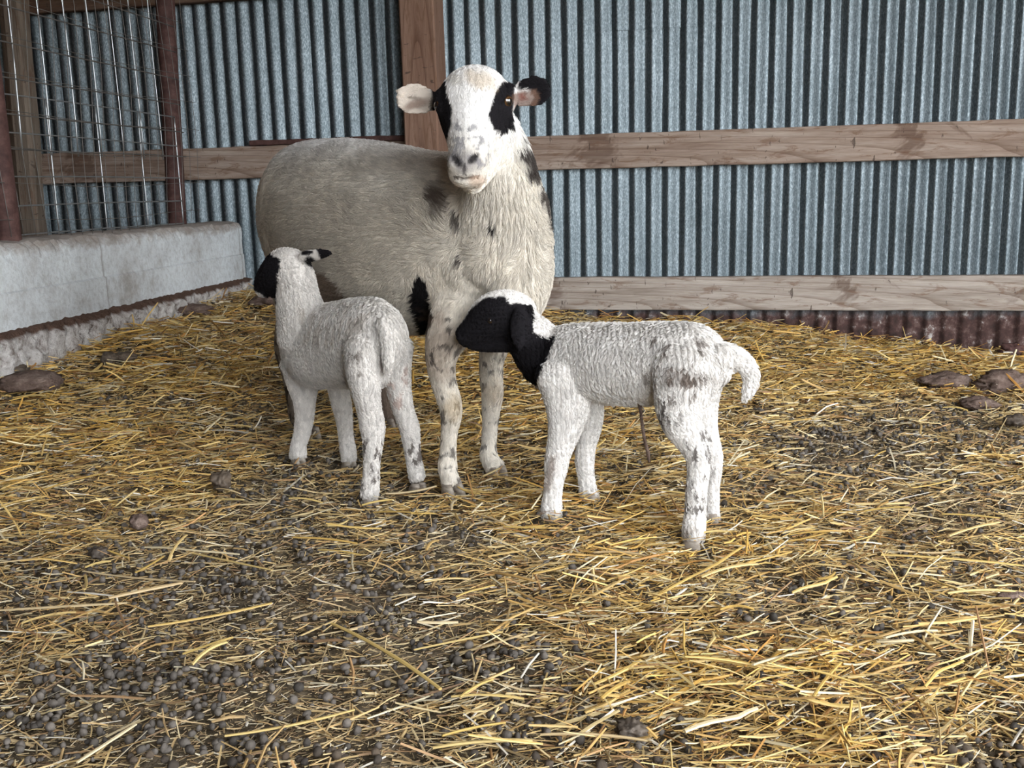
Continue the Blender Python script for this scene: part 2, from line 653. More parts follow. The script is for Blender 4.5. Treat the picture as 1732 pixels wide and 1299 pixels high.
slab('ceiling', -3.4, 3.6, -1.2, 5.8, 2.75, 2.80, 'dark board ceiling out of view, added above the pen to shut out light')
slab('added_wall_left', -3.4, -3.3, -1.2, 5.8, -0.2, 2.75, 'unseen dark board wall added on the left to darken that side')
slab('added_wall_right', 3.6, 3.7, 1.2, 5.8, -0.2, 2.75, 'unseen dark board wall added at the far right to narrow the daylight')
slab('added_wall_front', -3.4, 0.2, -1.3, -1.2, -0.2, 2.75, 'unseen board wall added behind the viewer to block light from the left')

# ------------------------------------------------------------------ ground
GP = [(425, 490, .24), (200, 560, .225), (0, 612, .205), (930, 528, .145), (1100, 540, .118), (1250, 545, .09), (1500, 572, .03),
      (1700, 595, -.005), (250, 640, .15), (80, 720, .075), (300, 720, .06), (420, 640, .11), (540, 600, .13), (700, 600, .10), (850, 590, .085),
      (1000, 600, .05), (1250, 640, .02), (1500, 680, .0), (1700, 700, 0), (765, 835, 0), (838, 803, 0), (490, 735, .01), (560, 742, .008),
      (650, 735, .01), (930, 880, 0), (990, 845, 0), (1172, 925, 0), (1203, 885, 0), (625, 850, 0), (706, 820, 0), (503, 780, 0), (588, 785, 0),
      (0, 850, .02), (150, 950, .005), (0, 1100, 0), (300, 1100, 0), (700, 1100, 0), (1100, 1100, 0.01), (1500, 1100, 0.005), (1700, 900, 0.01),
      (300, 880, 0), (1300, 780, 0), (1500, 850, 0), (0, 1299, 0), (866, 1299, 0), (1732, 1299, 0)]
gpts = np.array([[*atz(a, b, z)] for a, b, z in GP])
extra = np.array([[-3, 5.2, .26], [-2.6, 3.6, .25], [-2.5, 2.0, .15], [-2.2, 1, .05], [0, 5, .17], [2.8, 3.9, 0], [3, 1.5, 0], [0, 0, 0], [2, 0, 0], [-2, 0, 0]])
gpts = np.vstack([gpts, extra])
_d = np.linalg.norm(gpts[:, None, :2] - gpts[None, :, :2], axis=2)
KS = 0.6
_K = np.exp(-(_d / KS) ** 2) + np.eye(len(gpts)) * 0.05
_w = np.linalg.solve(_K, gpts[:, 2] - gpts[:, 2].mean())
GM = gpts[:, 2].mean()
# smoother and safe: normalised kernel average plus a small correction
def ground_np(x, y):
    x = np.asarray(x, float); y = np.asarray(y, float)
    out = np.empty(x.shape)
    for i0 in range(0, x.size, 20000):
        xs_, ys_ = x.ravel()[i0:i0 + 20000], y.ravel()[i0:i0 + 20000]
        d2 = (xs_[:, None] - gpts[None, :, 0]) ** 2 + (ys_[:, None] - gpts[None, :, 1]) ** 2
        k = np.exp(-d2 / (0.16 ** 2)) + 0.25 * np.exp(-d2 / (0.40 ** 2)) + 1e-4 / (d2 + 0.05)
        out.ravel()[i0:i0 + 20000] = (k * gpts[None, :, 2]).sum(1) / k.sum(1)
    return out


def bumps_np(x, y):
    p = np.stack([np.ravel(x), np.ravel(y), np.zeros(np.size(x))], 1)
    return ((fbm(p, 9, 5, 3) - 0.5) * 0.030 + (fbm(p, 34, 8, 2) - 0.5) * 0.012).reshape(np.shape(x))


gx = np.linspace(-3.4, 3.4, 420)
gy = np.linspace(-1.2, 5.4, 420)
X, Y = np.meshgrid(gx, gy)
Z = ground_np(X, Y) + bumps_np(X, Y) - 0.012
nv = len(gx)
idx = np.arange(nv * len(gy)).reshape(len(gy), nv)
q = np.stack([idx[:-1, :-1].ravel(), idx[:-1, 1:].ravel(), idx[1:, 1:].ravel(), idx[1:, :-1].ravel()], 1)
me = np_mesh('floor', np.stack([X.ravel(), Y.ravel(), Z.ravel()], 1), None, MAT_SOIL, None, True, q)
floor = link(bpy.data.objects.new('floor', me))
tag(floor, 'brown trodden soil and manure floor of the barn pen', kind='structure')

# density of straw over the floor, sampled where the photograph shows it
DP = [(100, 700, .9), (300, 640, .9), (60, 780, .9), (100, 850, .75), (300, 800, .75), (300, 870, .5), (600, 950, .2), (450, 830, .35), (150, 1000, .4), (300, 1000, .22), (40, 950, .5),
      (150, 1200, .3), (60, 1280, .4), (400, 1150, .15), (550, 1200, .25), (650, 1100, .4), (700, 900, .4), (900, 950, .6), (850, 1100, .45), (800, 1000, .35), (1100, 980, .95), (1050, 850, .9), (1150, 900, .95),
      (1300, 880, .8), (1500, 620, 1), (1300, 600, .95), (1650, 620, 1), (1430, 740, .2), (1500, 760, .2), (1600, 720, .45), (1600, 820, .6), (1380, 990, .45), (1480, 940, .45),
      (1600, 1000, .7), (1200, 1150, .95), (1450, 1120, .9), (1350, 1200, .95), (1650, 1150, .6), (1690, 1250, .4), (1000, 1250, .45), (1100, 1270, .5), (700, 1280, .35), (300, 1280, .3), (1300, 1280, .75),
      (950, 640, .95), (800, 700, .8), (400, 560, .9), (600, 620, .9), (800, 840, .7), (900, 760, .75), (1280, 760, .7), (1240, 680, .7), (1700, 680, .5), (1700, 780, .7), (560, 780, .45)]
dpts = np.array([[*atz(a, b, 0.03)[:2], c] for a, b, c in DP])


def density(x, y):
    d2 = (x[:, None] - dpts[None, :, 0]) ** 2 + (y[:, None] - dpts[None, :, 1]) ** 2
    k = np.exp(-d2 / (0.10 ** 2)) + 0.05 * np.exp(-d2 / (0.3 ** 2)) + 1e-6 / (d2 + .01)
    dd = (k * dpts[None, :, 2]).sum(1) / k.sum(1)
    p = np.stack([x, y, x * 0], 1)
    return np.clip(dd + (fbm(p, 7, 21, 3) - 0.5) * 0.7, 0, 1)


# barrier line (front foot) used to keep straw outside it
B0, B1 = Vector((-1.60, 1.6, 0)), Vector((-1.175, 4.52, 0))
BD = (B1 - B0).normalized()
BN = Vector((BD.y, -BD.x, 0))          # towards the pen


def scatter_points(n, power=1.0):
    """points on the floor seen by the photograph and a margin around, denser near the camera"""
    out = []
    tot = 0
    while tot < n:
        m = n * 2
        y = 0.75 + (4.75 - 0.75) * rng.random(m) ** power
        x = (rng.random(m) * 2 - 1) * (0.35 + y * 0.62)
        # keep in front of the wall and of the barrier
        okw = (y < 4.26 - x * math.tan(YAW))
        sB = (x - B0.x) * BN.x + (y - B0.y) * BN.y
        ok = okw & (sB > 0.012)
        out.append(np.stack([x[ok], y[ok]], 1))
        tot += ok.sum()
    return np.concatenate(out)[:n]


HOOF = np.array([[*atz(a, b, 0)[:2]] for a, b in ((765, 832), (840, 800), (528, 745), (932, 880), (999, 846), (1172, 922), (1203, 884), (504, 780), (590, 786), (625, 848), (706, 818))])


def straws(n, Lr, Wr, lift, bias, seed, flat=0.5, tone=0.0, two=False):
    """three-section triangular stems, one mesh"""
    pts = scatter_points(n * 2)
    d = density(pts[:, 0], pts[:, 1])
    keep = rng.random(len(pts)) < bias(d)
    hd = np.min(np.hypot(pts[:, 0][:, None] - HOOF[None, :, 0], pts[:, 1][:, None] - HOOF[None, :, 1] + 0.015), axis=1)
    keep &= (hd > 0.045) | (rng.random(len(pts)) < 0.25)
    pts, d = pts[keep][:n], d[keep][:n]
    n = len(pts)
    L = Lr[0] + (Lr[1] - Lr[0]) * rng.random(n) ** 2.0
    wd = Wr[0] + (Wr[1] - Wr[0]) * rng.random(n) ** 1.6
    near = np.clip(pts[:, 1] / 2.2, 0.85, 1.4)
    wd *= near
    ang = rng.random(n) * 2 * np.pi
    # bias towards lying along the image's horizontal
    ang = np.where(rng.random(n) < 0.45, (rng.random(n) - 0.5) * 1.3 + 0.15, ang)
    tilt = rng.normal(0, 0.16, n)
    up = rng.random(n) < 0.025
    tilt = np.where(up, rng.uniform(0.3, 1.0, n), tilt)
    dx, dy, dz = np.cos(ang) * np.cos(tilt), np.sin(ang) * np.cos(tilt), np.sin(tilt)
    D = np.stack([dx, dy, dz], 1)
    S = np.stack([-np.sin(ang), np.cos(ang), np.zeros(n)], 1)
    T = np.cross(D, S)
    roll = rng.normal(0, flat, n)
    S2 = S * np.cos(roll)[:, None] + T * np.sin(roll)[:, None]
    T2 = -S * np.sin(roll)[:, None] + T * np.cos(roll)[:, None]
    g = ground_np(pts[:, 0], pts[:, 1]) + bumps_np(pts[:, 0], pts[:, 1]) - 0.012
    zc = g + 0.002 + lift * d * rng.random(n) + np.abs(dz) * L * 0.42
    C = np.stack([pts[:, 0], pts[:, 1], zc], 1)
    bend = rng.normal(0, 0.028, n) * L
    bend2 = rng.normal(0, 0.03, n) * L
    P = [C - D * (L * .5)[:, None], C + S * bend[:, None] + T * bend2[:, None], C + D * (L * .5)[:, None]]
    V = np.empty((n, 9, 3))
    for i, p in enumerate(P):
        kk = (0.85, 1.0, 0.8)[i]
        V[:, i * 3 + 0] = p - S2 * (wd * .5 * kk)[:, None]
        V[:, i * 3 + 1] = p + S2 * (wd * .5 * kk)[:, None]
        V[:, i * 3 + 2] = p + T2 * (wd * .38 * kk)[:, None]
    base = []
    for i in (0, 3):
        for a, b in ((0, 1), (1, 2), (2, 0)):
            base += [(i + a, i + b, i + b + 3), (i + a, i + b + 3, i + a + 3)]
    base = np.array(base)
    F = (base[None] + (np.arange(n) * 9)[:, None, None]).reshape(-1, 3)
    pal = np.array([(.74, .44, .10), (.84, .56, .16), (.88, .66, .27), (.88, .76, .48), (.54, .27, .065), (.30, .155, .055), (.60, .41, .15), (.92, .87, .74)])
    right = np.clip((pts[:, 0] + 1.2) / 2.6, 0, 1)
    r = rng.random(n)
    pw = np.array([.22, .22, .17, .10, .11, .06, .08, .04])
    cdf = np.cumsum(pw / pw.sum())
    ci = np.searchsorted(cdf, r)
    ci = np.clip(ci, 0, 7)
    c = pal[ci] * (0.50 + 0.60 * rng.random(n) ** 0.8)[:, None]
    # straw trodden into the bare dung patches is duller
    dull = (1 - d)[:, None] * 0.55
    grey = c.mean(1, keepdims=True) * np.array([[1.02, .97, .85]])
    c = c * (1 - dull) + grey * dull
    if tone:
        c = c * (1 - tone) + np.array([[.42, .33, .20]]) * tone
    if two:                     # short pieces need no middle section
        V = V[:, [0, 1, 2, 6, 7, 8]]
        F = (base[:6][None] + (np.arange(n) * 6)[:, None, None]).reshape(-1, 3)
        return V.reshape(-1, 3), F, np.clip(np.repeat(c, 6, 0), 0, 1)
    cc = np.repeat(c, 9, 0)
    return V.reshape(-1, 3), F, np.clip(cc, 0, 1)


# ------------------------------------------------------------------ concrete barrier
conc = empty('concrete_barrier', (B1 + B0) * 0.5)
conc.location.z = 0.2
tag(conc, 'long low whitewashed concrete barrier with a crumbling foot at the left', 'barrier')


def loft_block(prof_pts, n, jit, seed, mat, name, s0=0.0, s1=1.0):
    bm = bmesh.new()
    rows = []
    for i in range(n + 1):
        t = s0 + (s1 - s0) * i / n
        c = B0.lerp(B1, t)
        row = []
        for j, (x, z, jj) in enumerate(prof_pts):
            q_ = Vector((t * 37.1 + seed, j * 1.9, seed))
            a1 = mnoise.noise(q_ * 1.9) * jit * jj
            a2 = mnoise.noise(q_ * 4.3 + Vector((5, 5, 5))) * jit * jj
            row.append(bm.verts.new(c + BN * (x + a1) + Vector((0, 0, z + a2 * 0.8))))
        rows.append(row)
    m = len(prof_pts)
    for i in range(n):
        for j in range(m):
            bm.faces.new((rows[i][j], rows[i][(j + 1) % m], rows[i + 1][(j + 1) % m], rows[i + 1][j]))
    bm.faces.new(rows[0])
    bm.faces.new(rows[-1][::-1])
    return bm_mesh(name, bm, mat, name == 'barrier_foot')


body_prof = [(-0.20, 0.10, 0), (-0.20, 0.538, .3), (-0.15, 0.548, .5), (-0.06, 0.547, .6), (-0.022, 0.540, 1.1), (-0.010, 0.520, 1.0), (-0.010, 0.49, .5), (-0.012, 0.46, .35), (-0.012, 0.405, .2), (-0.006, 0.40, .2), (-0.006, 0.33, .2), (-0.006, 0.10, .2)]
put(bpy.data.objects.new('barrier_body', loft_block(body_prof, 150, 0.010, 3, MAT_CONC, 'barrier_body')), conc)
foot_prof = [(-0.15, 0.05, 0), (-0.15, 0.29, .1), (-0.008, 0.298, .6), (0.020, 0.292, 1.3), (0.034, 0.270, 1.9), (0.028, 0.245, 2.2), (0.036, 0.225, 2.4), (0.030, 0.205, 2.2), (0.02, 0.12, 1)]
o = put(bpy.data.objects.new('barrier_foot', loft_block(foot_prof, 420, 0.012, 9, MAT_FOOT, 'barrier_foot')), conc)
tag(o, 'rough crumbling concrete foot with a dirty ledge')

# ------------------------------------------------------------------ rusty pipes and wire mesh standing on the barrier
def pipe(p0, p1, r, label, seg=20):
    bm = bmesh.new()
    pts = [p0.lerp(p1, i / 10) for i in range(11)]
    tube(bm, pts, r, seg)
    o = bpy.data.objects.new('steel_pipe_post', bm_mesh('steel_pipe_post', bm, MAT_PIPE, True))
    link(o)
    for p in o.data.polygons:
        if len(p.vertices) > 4: p.use_smooth = False
    return tag(o, label, 'post')


pa = at(300, 378, 4.22); pb = at(279, 0, 4.22)
d_ = (pb - pa).normalized()
pipe(pa - d_ * 0.30, pb + d_ * 0.6, 0.0375, 'rusty red steel pipe post behind the barrier, right edge of the wire mesh')
pa = at(16, 416, 3.0); pb = at(-28, 60, 3.0)
d_ = (pb - pa).normalized()
pipe(pa - d_ * 0.30, pb + d_ * 0.7, 0.036, 'rusty red steel pipe post behind the barrier at the left edge of the photo')


def mesh_panel(name, label, Boff, s0, s1, z0, z1, vs_, hs_, rv, rh, mat, sag, seed, mat_h=None):
    root = empty(name, B0.lerp(B1, (s0 + s1) / 2) + Vector((0, 0, z0)))
    tag(root, label, 'wire mesh')
    rs = random.Random(seed)
    def P(t, z):
        c = B0.lerp(B1, t)
        wob = sag * (math.sin(t * 19 + seed) * 0.5 + math.sin(z * 6 + t * 8 + seed))
        return c + BN * (Boff + wob) + Vector((0, 0, z + sag * 0.6 * math.sin(t * 14 + seed)))
    for t in vs_:
        bm = bmesh.new()
        lean = rs.uniform(-.0016, .0016)
        tube(bm, [P(t + lean * (k / 12), z0 + (z1 - z0) * k / 12) for k in range(13)], rv, 5)
        put(bpy.data.objects.new('vertical_wire', bm_mesh('vertical_wire', bm, mat, True)), root)
    for z in hs_:
        bm = bmesh.new()
        lean = rs.uniform(-.006, .006)
        tube(bm, [P(s0 + (s1 - s0) * k / 24, z + lean * k / 24) + BN * rv for k in range(25)], rh, 5)
        put(bpy.data.objects.new('horizontal_wire', bm_mesh('horizontal_wire', bm, mat_h or mat, True)), root)
    return root


LB = (B1 - B0).length
def frange(a, b, st):
    r = []
    while a <= b:
        r.append(a); a += st
    return r
T = lambda y: (y - B0.y) / (B1.y - B0.y)       # parameter along the barrier at depth y
mesh_panel('welded_mesh', 'upper heavy welded wire panel with bright upright rods at the left', -0.07, T(2.6), T(4.15), 0.80, 1.75,
           [T(y) for y in frange(2.66, 4.1, 0.145)], frange(0.81, 1.75, 0.102), 0.0025, 0.0024, MAT_WIRE, 0.004, 3, MAT_WIRE2)
mesh_panel('welded_mesh', 'lower welded wire panel standing on the concrete barrier', -0.10, T(2.6), T(4.15), 0.55, 0.975,
           [T(y) for y in frange(2.70, 4.15, 0.29)], [0.56, 0.645, 0.73, 0.86, 0.97], 0.0027, 0.0025, MAT_WIRE, 0.002, 5)
mesh_panel('wire_netting', 'fine sagging wire netting stretched from the pipe post across the left corner', -0.045, T(2.5), T(4.22), 0.55, 1.75,
           [T(y) for y in frange(2.52, 4.2, 0.062)], frange(0.60, 1.75, 0.105), 0.0011, 0.0011, MAT_WIRE2, 0.012, 8)
# ------------------------------------------------------------------ animals
CRN = np.array(CR)
CPOS = np.array([0, 0, CAMH])


def to_px(p):
    q = (p - CPOS) @ CRN
    return np.stack([866 + FPX * q[:, 0] / -q[:, 2], 649.5 - FPX * q[:, 1] / -q[:, 2]], 1)


def sst(x, a, b):
    t = np.clip((x - a) / (b - a), 0, 1)
    return t * t * (3 - 2 * t)


def poly_sd(P, poly):
    """signed distance (positive inside) of 2-D points to a polygon"""
    poly = np.array(poly, float)
    d = np.full(len(P), 1e9)
    inside = np.zeros(len(P), bool)
    for i in range(len(poly)):
        a, b = poly[i], poly[(i + 1) % len(poly)]
        e = b - a
        t = np.clip(((P - a) @ e) / (e @ e), 0, 1)
        d = np.minimum(d, np.linalg.norm(P - (a + t[:, None] * e), axis=1))
        c = ((a[1] > P[:, 1]) != (b[1] > P[:, 1])) & (P[:, 0] < (b[0] - a[0]) * (P[:, 1] - a[1]) / (b[1] - a[1] + 1e-12) + a[0])
        inside ^= c
    return np.where(inside, d, -d)


class Coat:
    """colour of the hair: a base and patches; every patch is a marking of the animal at its own depth"""
    def __init__(self, base):
        self.base = base
        self.marks = []

    def poly(self, pts, col, y0=0, y1=9, edge=2.0, jit=5.0, amt=1.0, nscale=60):
        self.marks.append(('p', pts, np.array(col), y0, y1, edge, jit, amt, nscale))

    def blob(self, x, y, rx, ry, rot, col, y0=0, y1=9, edge=0.3, jit=0.5, amt=1.0, nscale=60):
        self.marks.append(('b', (x, y, rx, ry, math.radians(rot)), np.array(col), y0, y1, edge, jit, amt, nscale))

    def speck(self, pts, col, y0=0, y1=9, thr=0.62, nscale=90, amt=0.9, stretch=(1, 1, 1)):
        self.marks.append(('s', pts, np.array(col), y0, y1, thr, stretch, amt, nscale))

    def __call__(self, p):
        c = self.base(p)
        P = to_px(p)
        for i, (k, g, col, y0, y1, e, j, amt, ns) in enumerate(self.marks):
            yy = (p[:, 1] > y0) & (p[:, 1] < y1)
            if k == 'p':
                f = sst(poly_sd(P, g) + (fbm(p, ns, 40 + i, 3) - 0.5) * 2 * j, -e, e)
            elif k == 'b':
                x, y, rx, ry, r = g
                dx, dy = P[:, 0] - x, P[:, 1] - y
                u_, v_ = (dx * math.cos(r) + dy * math.sin(r)) / rx, (-dx * math.sin(r) + dy * math.cos(r)) / ry
                f = 1 - sst(np.hypot(u_, v_) + (fbm(p, ns, 40 + i, 3) - 0.5) * 2 * j, 1 - e, 1 + e)
            else:
                wp = p + 0.02 * (np.stack([fbm(p, 30, 7, 2), fbm(p, 30, 17, 2), fbm(p, 30, 27, 2)], 1) - 0.5)
                n = fbm(wp * np.array(j), ns, 40 + i, 3)
                f = sst(n, e, e + 0.06) * sst(poly_sd(P, g), -6, 8)
            f = (f * yy * amt)[:, None]
            c = c * (1 - f) + col * f
        return c


class Body:
    def __init__(self):
        self.bm = bmesh.new()
        self.fl = []            # flow samples: position, direction, hair length, lift

    def loft(self, pts, ref, flow=1, hair=0.012, lift=0.35, sub=5, seg=22, cap0=0.7, cap1=0.7, power=2.0, noflow=False):
        """pts: (centre Vector, a, b)   a along ref, b across"""
        C_ = np.array([[*p[0], p[1], p[2]] for p in pts], float)
        n = len(C_)
        out = []
        for i in range(n - 1):
            p0, p1, p2, p3 = C_[max(i - 1, 0)], C_[i], C_[i + 1], C_[min(i + 2, n - 1)]
            for s_ in range(sub):
                t = s_ / sub
                out.append(0.5 * ((2 * p1) + (-p0 + p2) * t + (2 * p0 - 5 * p1 + 4 * p2 - p3) * t * t + (-p0 + 3 * p1 - 3 * p2 + p3) * t ** 3))
        out.append(C_[-1])
        out = np.array(out)
        # caps
        def capped(o, nxt, k):
            d = o[:3] - nxt[:3]
            d /= np.linalg.norm(d) + 1e-9
            r = min(o[3], o[4]) * k
            res = []
            for th in (25, 50, 70, 84):
                th = math.radians(th)
                res.append(np.array([*(o[:3] + d * r * math.sin(th)), o[3] * math.cos(th), o[4] * math.cos(th)]))
            return res
        c0 = capped(out[0], out[1], cap0)[::-1]
        c1 = capped(out[-1], out[-2], cap1)
        full = np.array(c0 + list(out) + c1)
        m = len(full)
        ref = Vector(ref)
        rings = []
        for i in range(m):
            a_, b_ = full[max(i - 1, 0)][:3], full[min(i + 1, m - 1)][:3]
            t = Vector(b_ - a_).normalized()
            A = (ref - t * ref.dot(t)).normalized()
            Bv = t.cross(A)
            c = Vector(full[i][:3])
            ra, rb = max(full[i][3], 1e-4), max(full[i][4], 1e-4)
            ring = []
            for k in range(seg):
                th = 2 * math.pi * k / seg
                ca, sa = math.cos(th), math.sin(th)
                if power != 2.0:
                    ca = math.copysign(abs(ca) ** (2 / power), ca)
                    sa = math.copysign(abs(sa) ** (2 / power), sa)
                ring.append(self.bm.verts.new(c + A * ra * ca + Bv * rb * sa))
            rings.append(ring)
            if not noflow:
                for k in range(0, seg, 4):
                    self.fl.append((*ring[k].co, *(t * flow), hair, lift))
        for i in range(m - 1):
            for k in range(seg):
                self.bm.faces.new((rings[i][k], rings[i][(k + 1) % seg], rings[i + 1][(k + 1) % seg], rings[i + 1][k]))
        self.bm.faces.new(rings[0][::-1])
        self.bm.faces.new(rings[-1])

    def leaf(self, root, tip, wdir, nrm, W, prof, cup=0.5, th=0.004, hair=0.006, droop=0.0, nu=16, nw=8):
        """an ear: cupped leaf with thickness"""
        root, tip, wdir, nrm = Vector(root), Vector(tip), Vector(wdir).normalized(), Vector(nrm).normalized()
        ax = tip - root
        up = [[], []]
        for i in range(nu + 1):
            u = i / nu
            j = u * (len(prof) - 1)
            k = min(int(j), len(prof) - 2)
            wd = (prof[k] * (1 - (j - k)) + prof[k + 1] * (j - k)) * W
            rows = [[], []]
            for q_ in range(nw + 1):
                v_ = -1 + 2 * q_ / nw
                c = root + ax * u + wdir * v_ * wd + nrm * (cup * wd * (v_ * v_ - 0.35)) + Vector((0, 0, -droop * u * u))
                tt = th * (1 - 0.5 * abs(v_)) * (1 if u < .95 else .6)
                rows[0].append(self.bm.verts.new(c + nrm * tt))
                rows[1].append(self.bm.verts.new(c - nrm * tt))
                self.fl.append((*c, *(ax.normalized()), hair, 0.12))
            up[0].append(rows[0]); up[1].append(rows[1])
        F, Bk = up
        for i in range(nu):
            for q_ in range(nw):
                self.bm.faces.new((F[i][q_], F[i][q_ + 1], F[i + 1][q_ + 1], F[i + 1][q_]))
                self.bm.faces.new((Bk[i][q_], Bk[i + 1][q_], Bk[i + 1][q_ + 1], Bk[i][q_ + 1]))
            self.bm.faces.new((F[i][0], F[i + 1][0], Bk[i + 1][0], Bk[i][0]))
            self.bm.faces.new((F[i][nw], Bk[i][nw], Bk[i + 1][nw], F[i + 1][nw]))
        for q_ in range(nw):
            self.bm.faces.new((F[0][q_], Bk[0][q_], Bk[0][q_ + 1], F[0][q_ + 1]))
            self.bm.faces.new((F[nu][q_], F[nu][q_ + 1], Bk[nu][q_ + 1], Bk[nu][q_]))

    def build(self, name, voxel, smooth, mat, coat, dents=()):
        bmesh.ops.recalc_face_normals(self.bm, faces=self.bm.faces)
        me = bpy.data.meshes.new('tmp')
        self.bm.to_mesh(me)
        self.bm.free()
        o = bpy.data.objects.new('tmp', me)
        COL.objects.link(o)
        r = o.modifiers.new('r', 'REMESH')
        r.mode = 'VOXEL'
        r.voxel_size = voxel
        s = o.modifiers.new('s', 'SMOOTH')
        s.factor = 0.5
        s.iterations = smooth
        dg = bpy.context.evaluated_depsgraph_get()
        m2 = bpy.data.meshes.new_from_object(o.evaluated_get(dg))
        bpy.data.objects.remove(o)
        bpy.data.meshes.remove(me)
        nv_ = len(m2.vertices)
        co = np.empty(nv_ * 3, np.float32)
        m2.vertices.foreach_get('co', co)
        co = co.reshape(-1, 3).astype(float)
        no = np.empty(nv_ * 3, np.float32)
        m2.vertex_normals.foreach_get('vector', no)
        no = no.reshape(-1, 3).astype(float)
        P = to_px(co)
        front = (no @ (CPOS - co.mean(0))) > 0
        for (x, y, rx, ry, rot, dep) in dents:
            rr = math.radians(rot)
            dx, dy = P[:, 0] - x, P[:, 1] - y
            u_, v_ = (dx * math.cos(rr) + dy * math.sin(rr)) / rx, (-dx * math.sin(rr) + dy * math.cos(rr)) / ry
            g = np.exp(-(u_ ** 2 + v_ ** 2)) * front * (co[:, 1] < co[:, 1].min() + 0.35)
            co -= no * (g * dep)[:, None]
        m2.vertices.foreach_set('co', co.astype(np.float32).ravel())
        m2.update()
        m2.name = name
        for pl in (m2.polygons,):
            pl.foreach_set('use_smooth', np.ones(len(pl), bool))
        a = m2.attributes.new('tint', 'FLOAT_COLOR', 'POINT')
        c = np.ones((nv_, 4), np.float32)
        c[:, :3] = coat(co)
        a.data.foreach_set('color', c.ravel())
        m2.materials.clear()
        m2.materials.append(mat)
        self.me, self.co, self.no = m2, co, no
        return m2

    def hairs(self, name, N, coat, mat, K=5, wave=0.0, waves=1.5, clump=0.5, cs=0.010, rad=0.0003, lenvar=0.4, nflow=0.35, seed=1, droop=0.15, inset=0.0):
        me = self.me
        me.calc_loop_triangles()
        nt_ = len(me.loop_triangles)
        tv = np.empty(nt_ * 3, np.int32)
        me.loop_triangles.foreach_get('vertices', tv)
        tv = tv.reshape(-1, 3)
        A, B_, C_ = self.co[tv[:, 0]], self.co[tv[:, 1]], self.co[tv[:, 2]]
        cr = np.cross(B_ - A, C_ - A)
        ar = np.linalg.norm(cr, axis=1)
        cen = (A + B_ + C_) / 3
        FL = np.array(self.fl)
        r_ = np.random.default_rng(seed)
        # nearest flow sample for every vertex
        from mathutils.kdtree import KDTree
        kd = KDTree(len(FL))
        for i, f in enumerate(FL):
            kd.insert(f[:3], i)
        kd.balance()
        uv = np.unique(tv)
        step = 1
        vi = np.zeros(len(self.co), np.int32)
        flow_v = np.zeros((len(self.co), 5))
        for v_ in range(0, len(self.co), step):
            near = kd.find_n(self.co[v_], 4)
            acc = 0; ws = 0
            for (_, ix, d_) in near:
                wg = 1 / (d_ * d_ + 1e-5)
                acc = acc + FL[ix, 3:8] * wg; ws += wg
            flow_v[v_] = acc / ws
        pick = r_.choice(nt_, N, p=ar / ar.sum())
        u, v = r_.random(N), r_.random(N)
        fl_ = u + v > 1
        u[fl_], v[fl_] = 1 - u[fl_], 1 - v[fl_]
        w_ = 1 - u - v
        T_ = tv[pick]
        root = self.co[T_[:, 0]] * w_[:, None] + self.co[T_[:, 1]] * u[:, None] + self.co[T_[:, 2]] * v[:, None]
        nr = self.no[T_[:, 0]] * w_[:, None] + self.no[T_[:, 1]] * u[:, None] + self.no[T_[:, 2]] * v[:, None]
        nr /= np.linalg.norm(nr, axis=1, keepdims=True) + 1e-9
        f5 = flow_v[T_[:, 0]] * w_[:, None] + flow_v[T_[:, 1]] * u[:, None] + flow_v[T_[:, 2]] * v[:, None]
        fd = f5[:, :3]
        L = f5[:, 3]
        lift = f5[:, 4]
        # perturb the flow with noise, add gravity
        nz = np.stack([fbm(root, 22, 101, 2), fbm(root, 22, 131, 2), fbm(root, 22, 151, 2)], 1) - 0.5
        nz2 = np.stack([fbm(root, 80, 201, 2), fbm(root, 80, 231, 2), fbm(root, 80, 251, 2)], 1) - 0.5
        fd = fd + nz * nflow * 4 + nz2 * nflow * 2 + np.array([0, 0, -droop])
        fd = fd - nr * (fd * nr).sum(1, keepdims=True)
        fd /= np.linalg.norm(fd, axis=1, keepdims=True) + 1e-9
        sd = np.cross(nr, fd)
        L = L * (1 - lenvar / 2 + lenvar * r_.random(N)) * (0.75 + 0.5 * fbm(root, 30, 77, 2))
        ph = fbm(root, 40, 171, 2) * 14 + r_.normal(0, 0.4, N)
        jit = r_.normal(0, 0.10, (N, 3))
        pts = np.empty((N, K, 3))
        ts = np.linspace(0, 1, K)
        for k, t in enumerate(ts):
            base = root - nr * inset + fd * (L * t)[:, None] + nr * (L * lift * (1.6 * t - 0.9 * t * t))[:, None]
            if wave:
                base = base + sd * (np.sin(2 * np.pi * waves * t + ph) * wave * t ** 0.6)[:, None] + nr * (np.cos(2 * np.pi * waves * t + ph) * wave * 0.4 * t)[:, None]
            pts[:, k] = base + jit * (L * t)[:, None]
        if clump:
            cell = np.floor((root + (nz2 * cs * 1.2)) / cs).astype(np.int64)
            key = (cell[:, 0] * 73856093) ^ (cell[:, 1] * 19349663) ^ (cell[:, 2] * 83492791)
            uq, inv = np.unique(key, return_inverse=True)
            cnt = np.bincount(inv)[:, None]
            for k, t in enumerate(ts):
                if k == 0:
                    continue
                m_ = np.stack([np.bincount(inv, pts[:, k, i]) for i in range(3)], 1) / cnt
                pts[:, k] += (m_[inv] - pts[:, k]) * (clump * t)
        hc = bpy.data.hair_curves.new(name)
        hc.add_curves([K] * N)
        hc.points.foreach_set('position', pts.astype(np.float32).ravel())
        ra = hc.attributes.get('radius') or hc.attributes.new('radius', 'FLOAT', 'POINT')
        rr = (rad * (1 - 0.75 * ts))[None].repeat(N, 0)
        ra.data.foreach_set('value', rr.astype(np.float32).ravel())
        ca = hc.attributes.new('tint', 'FLOAT_COLOR', 'POINT')
        tone = 0.84 + 0.32 * r_.random(N)
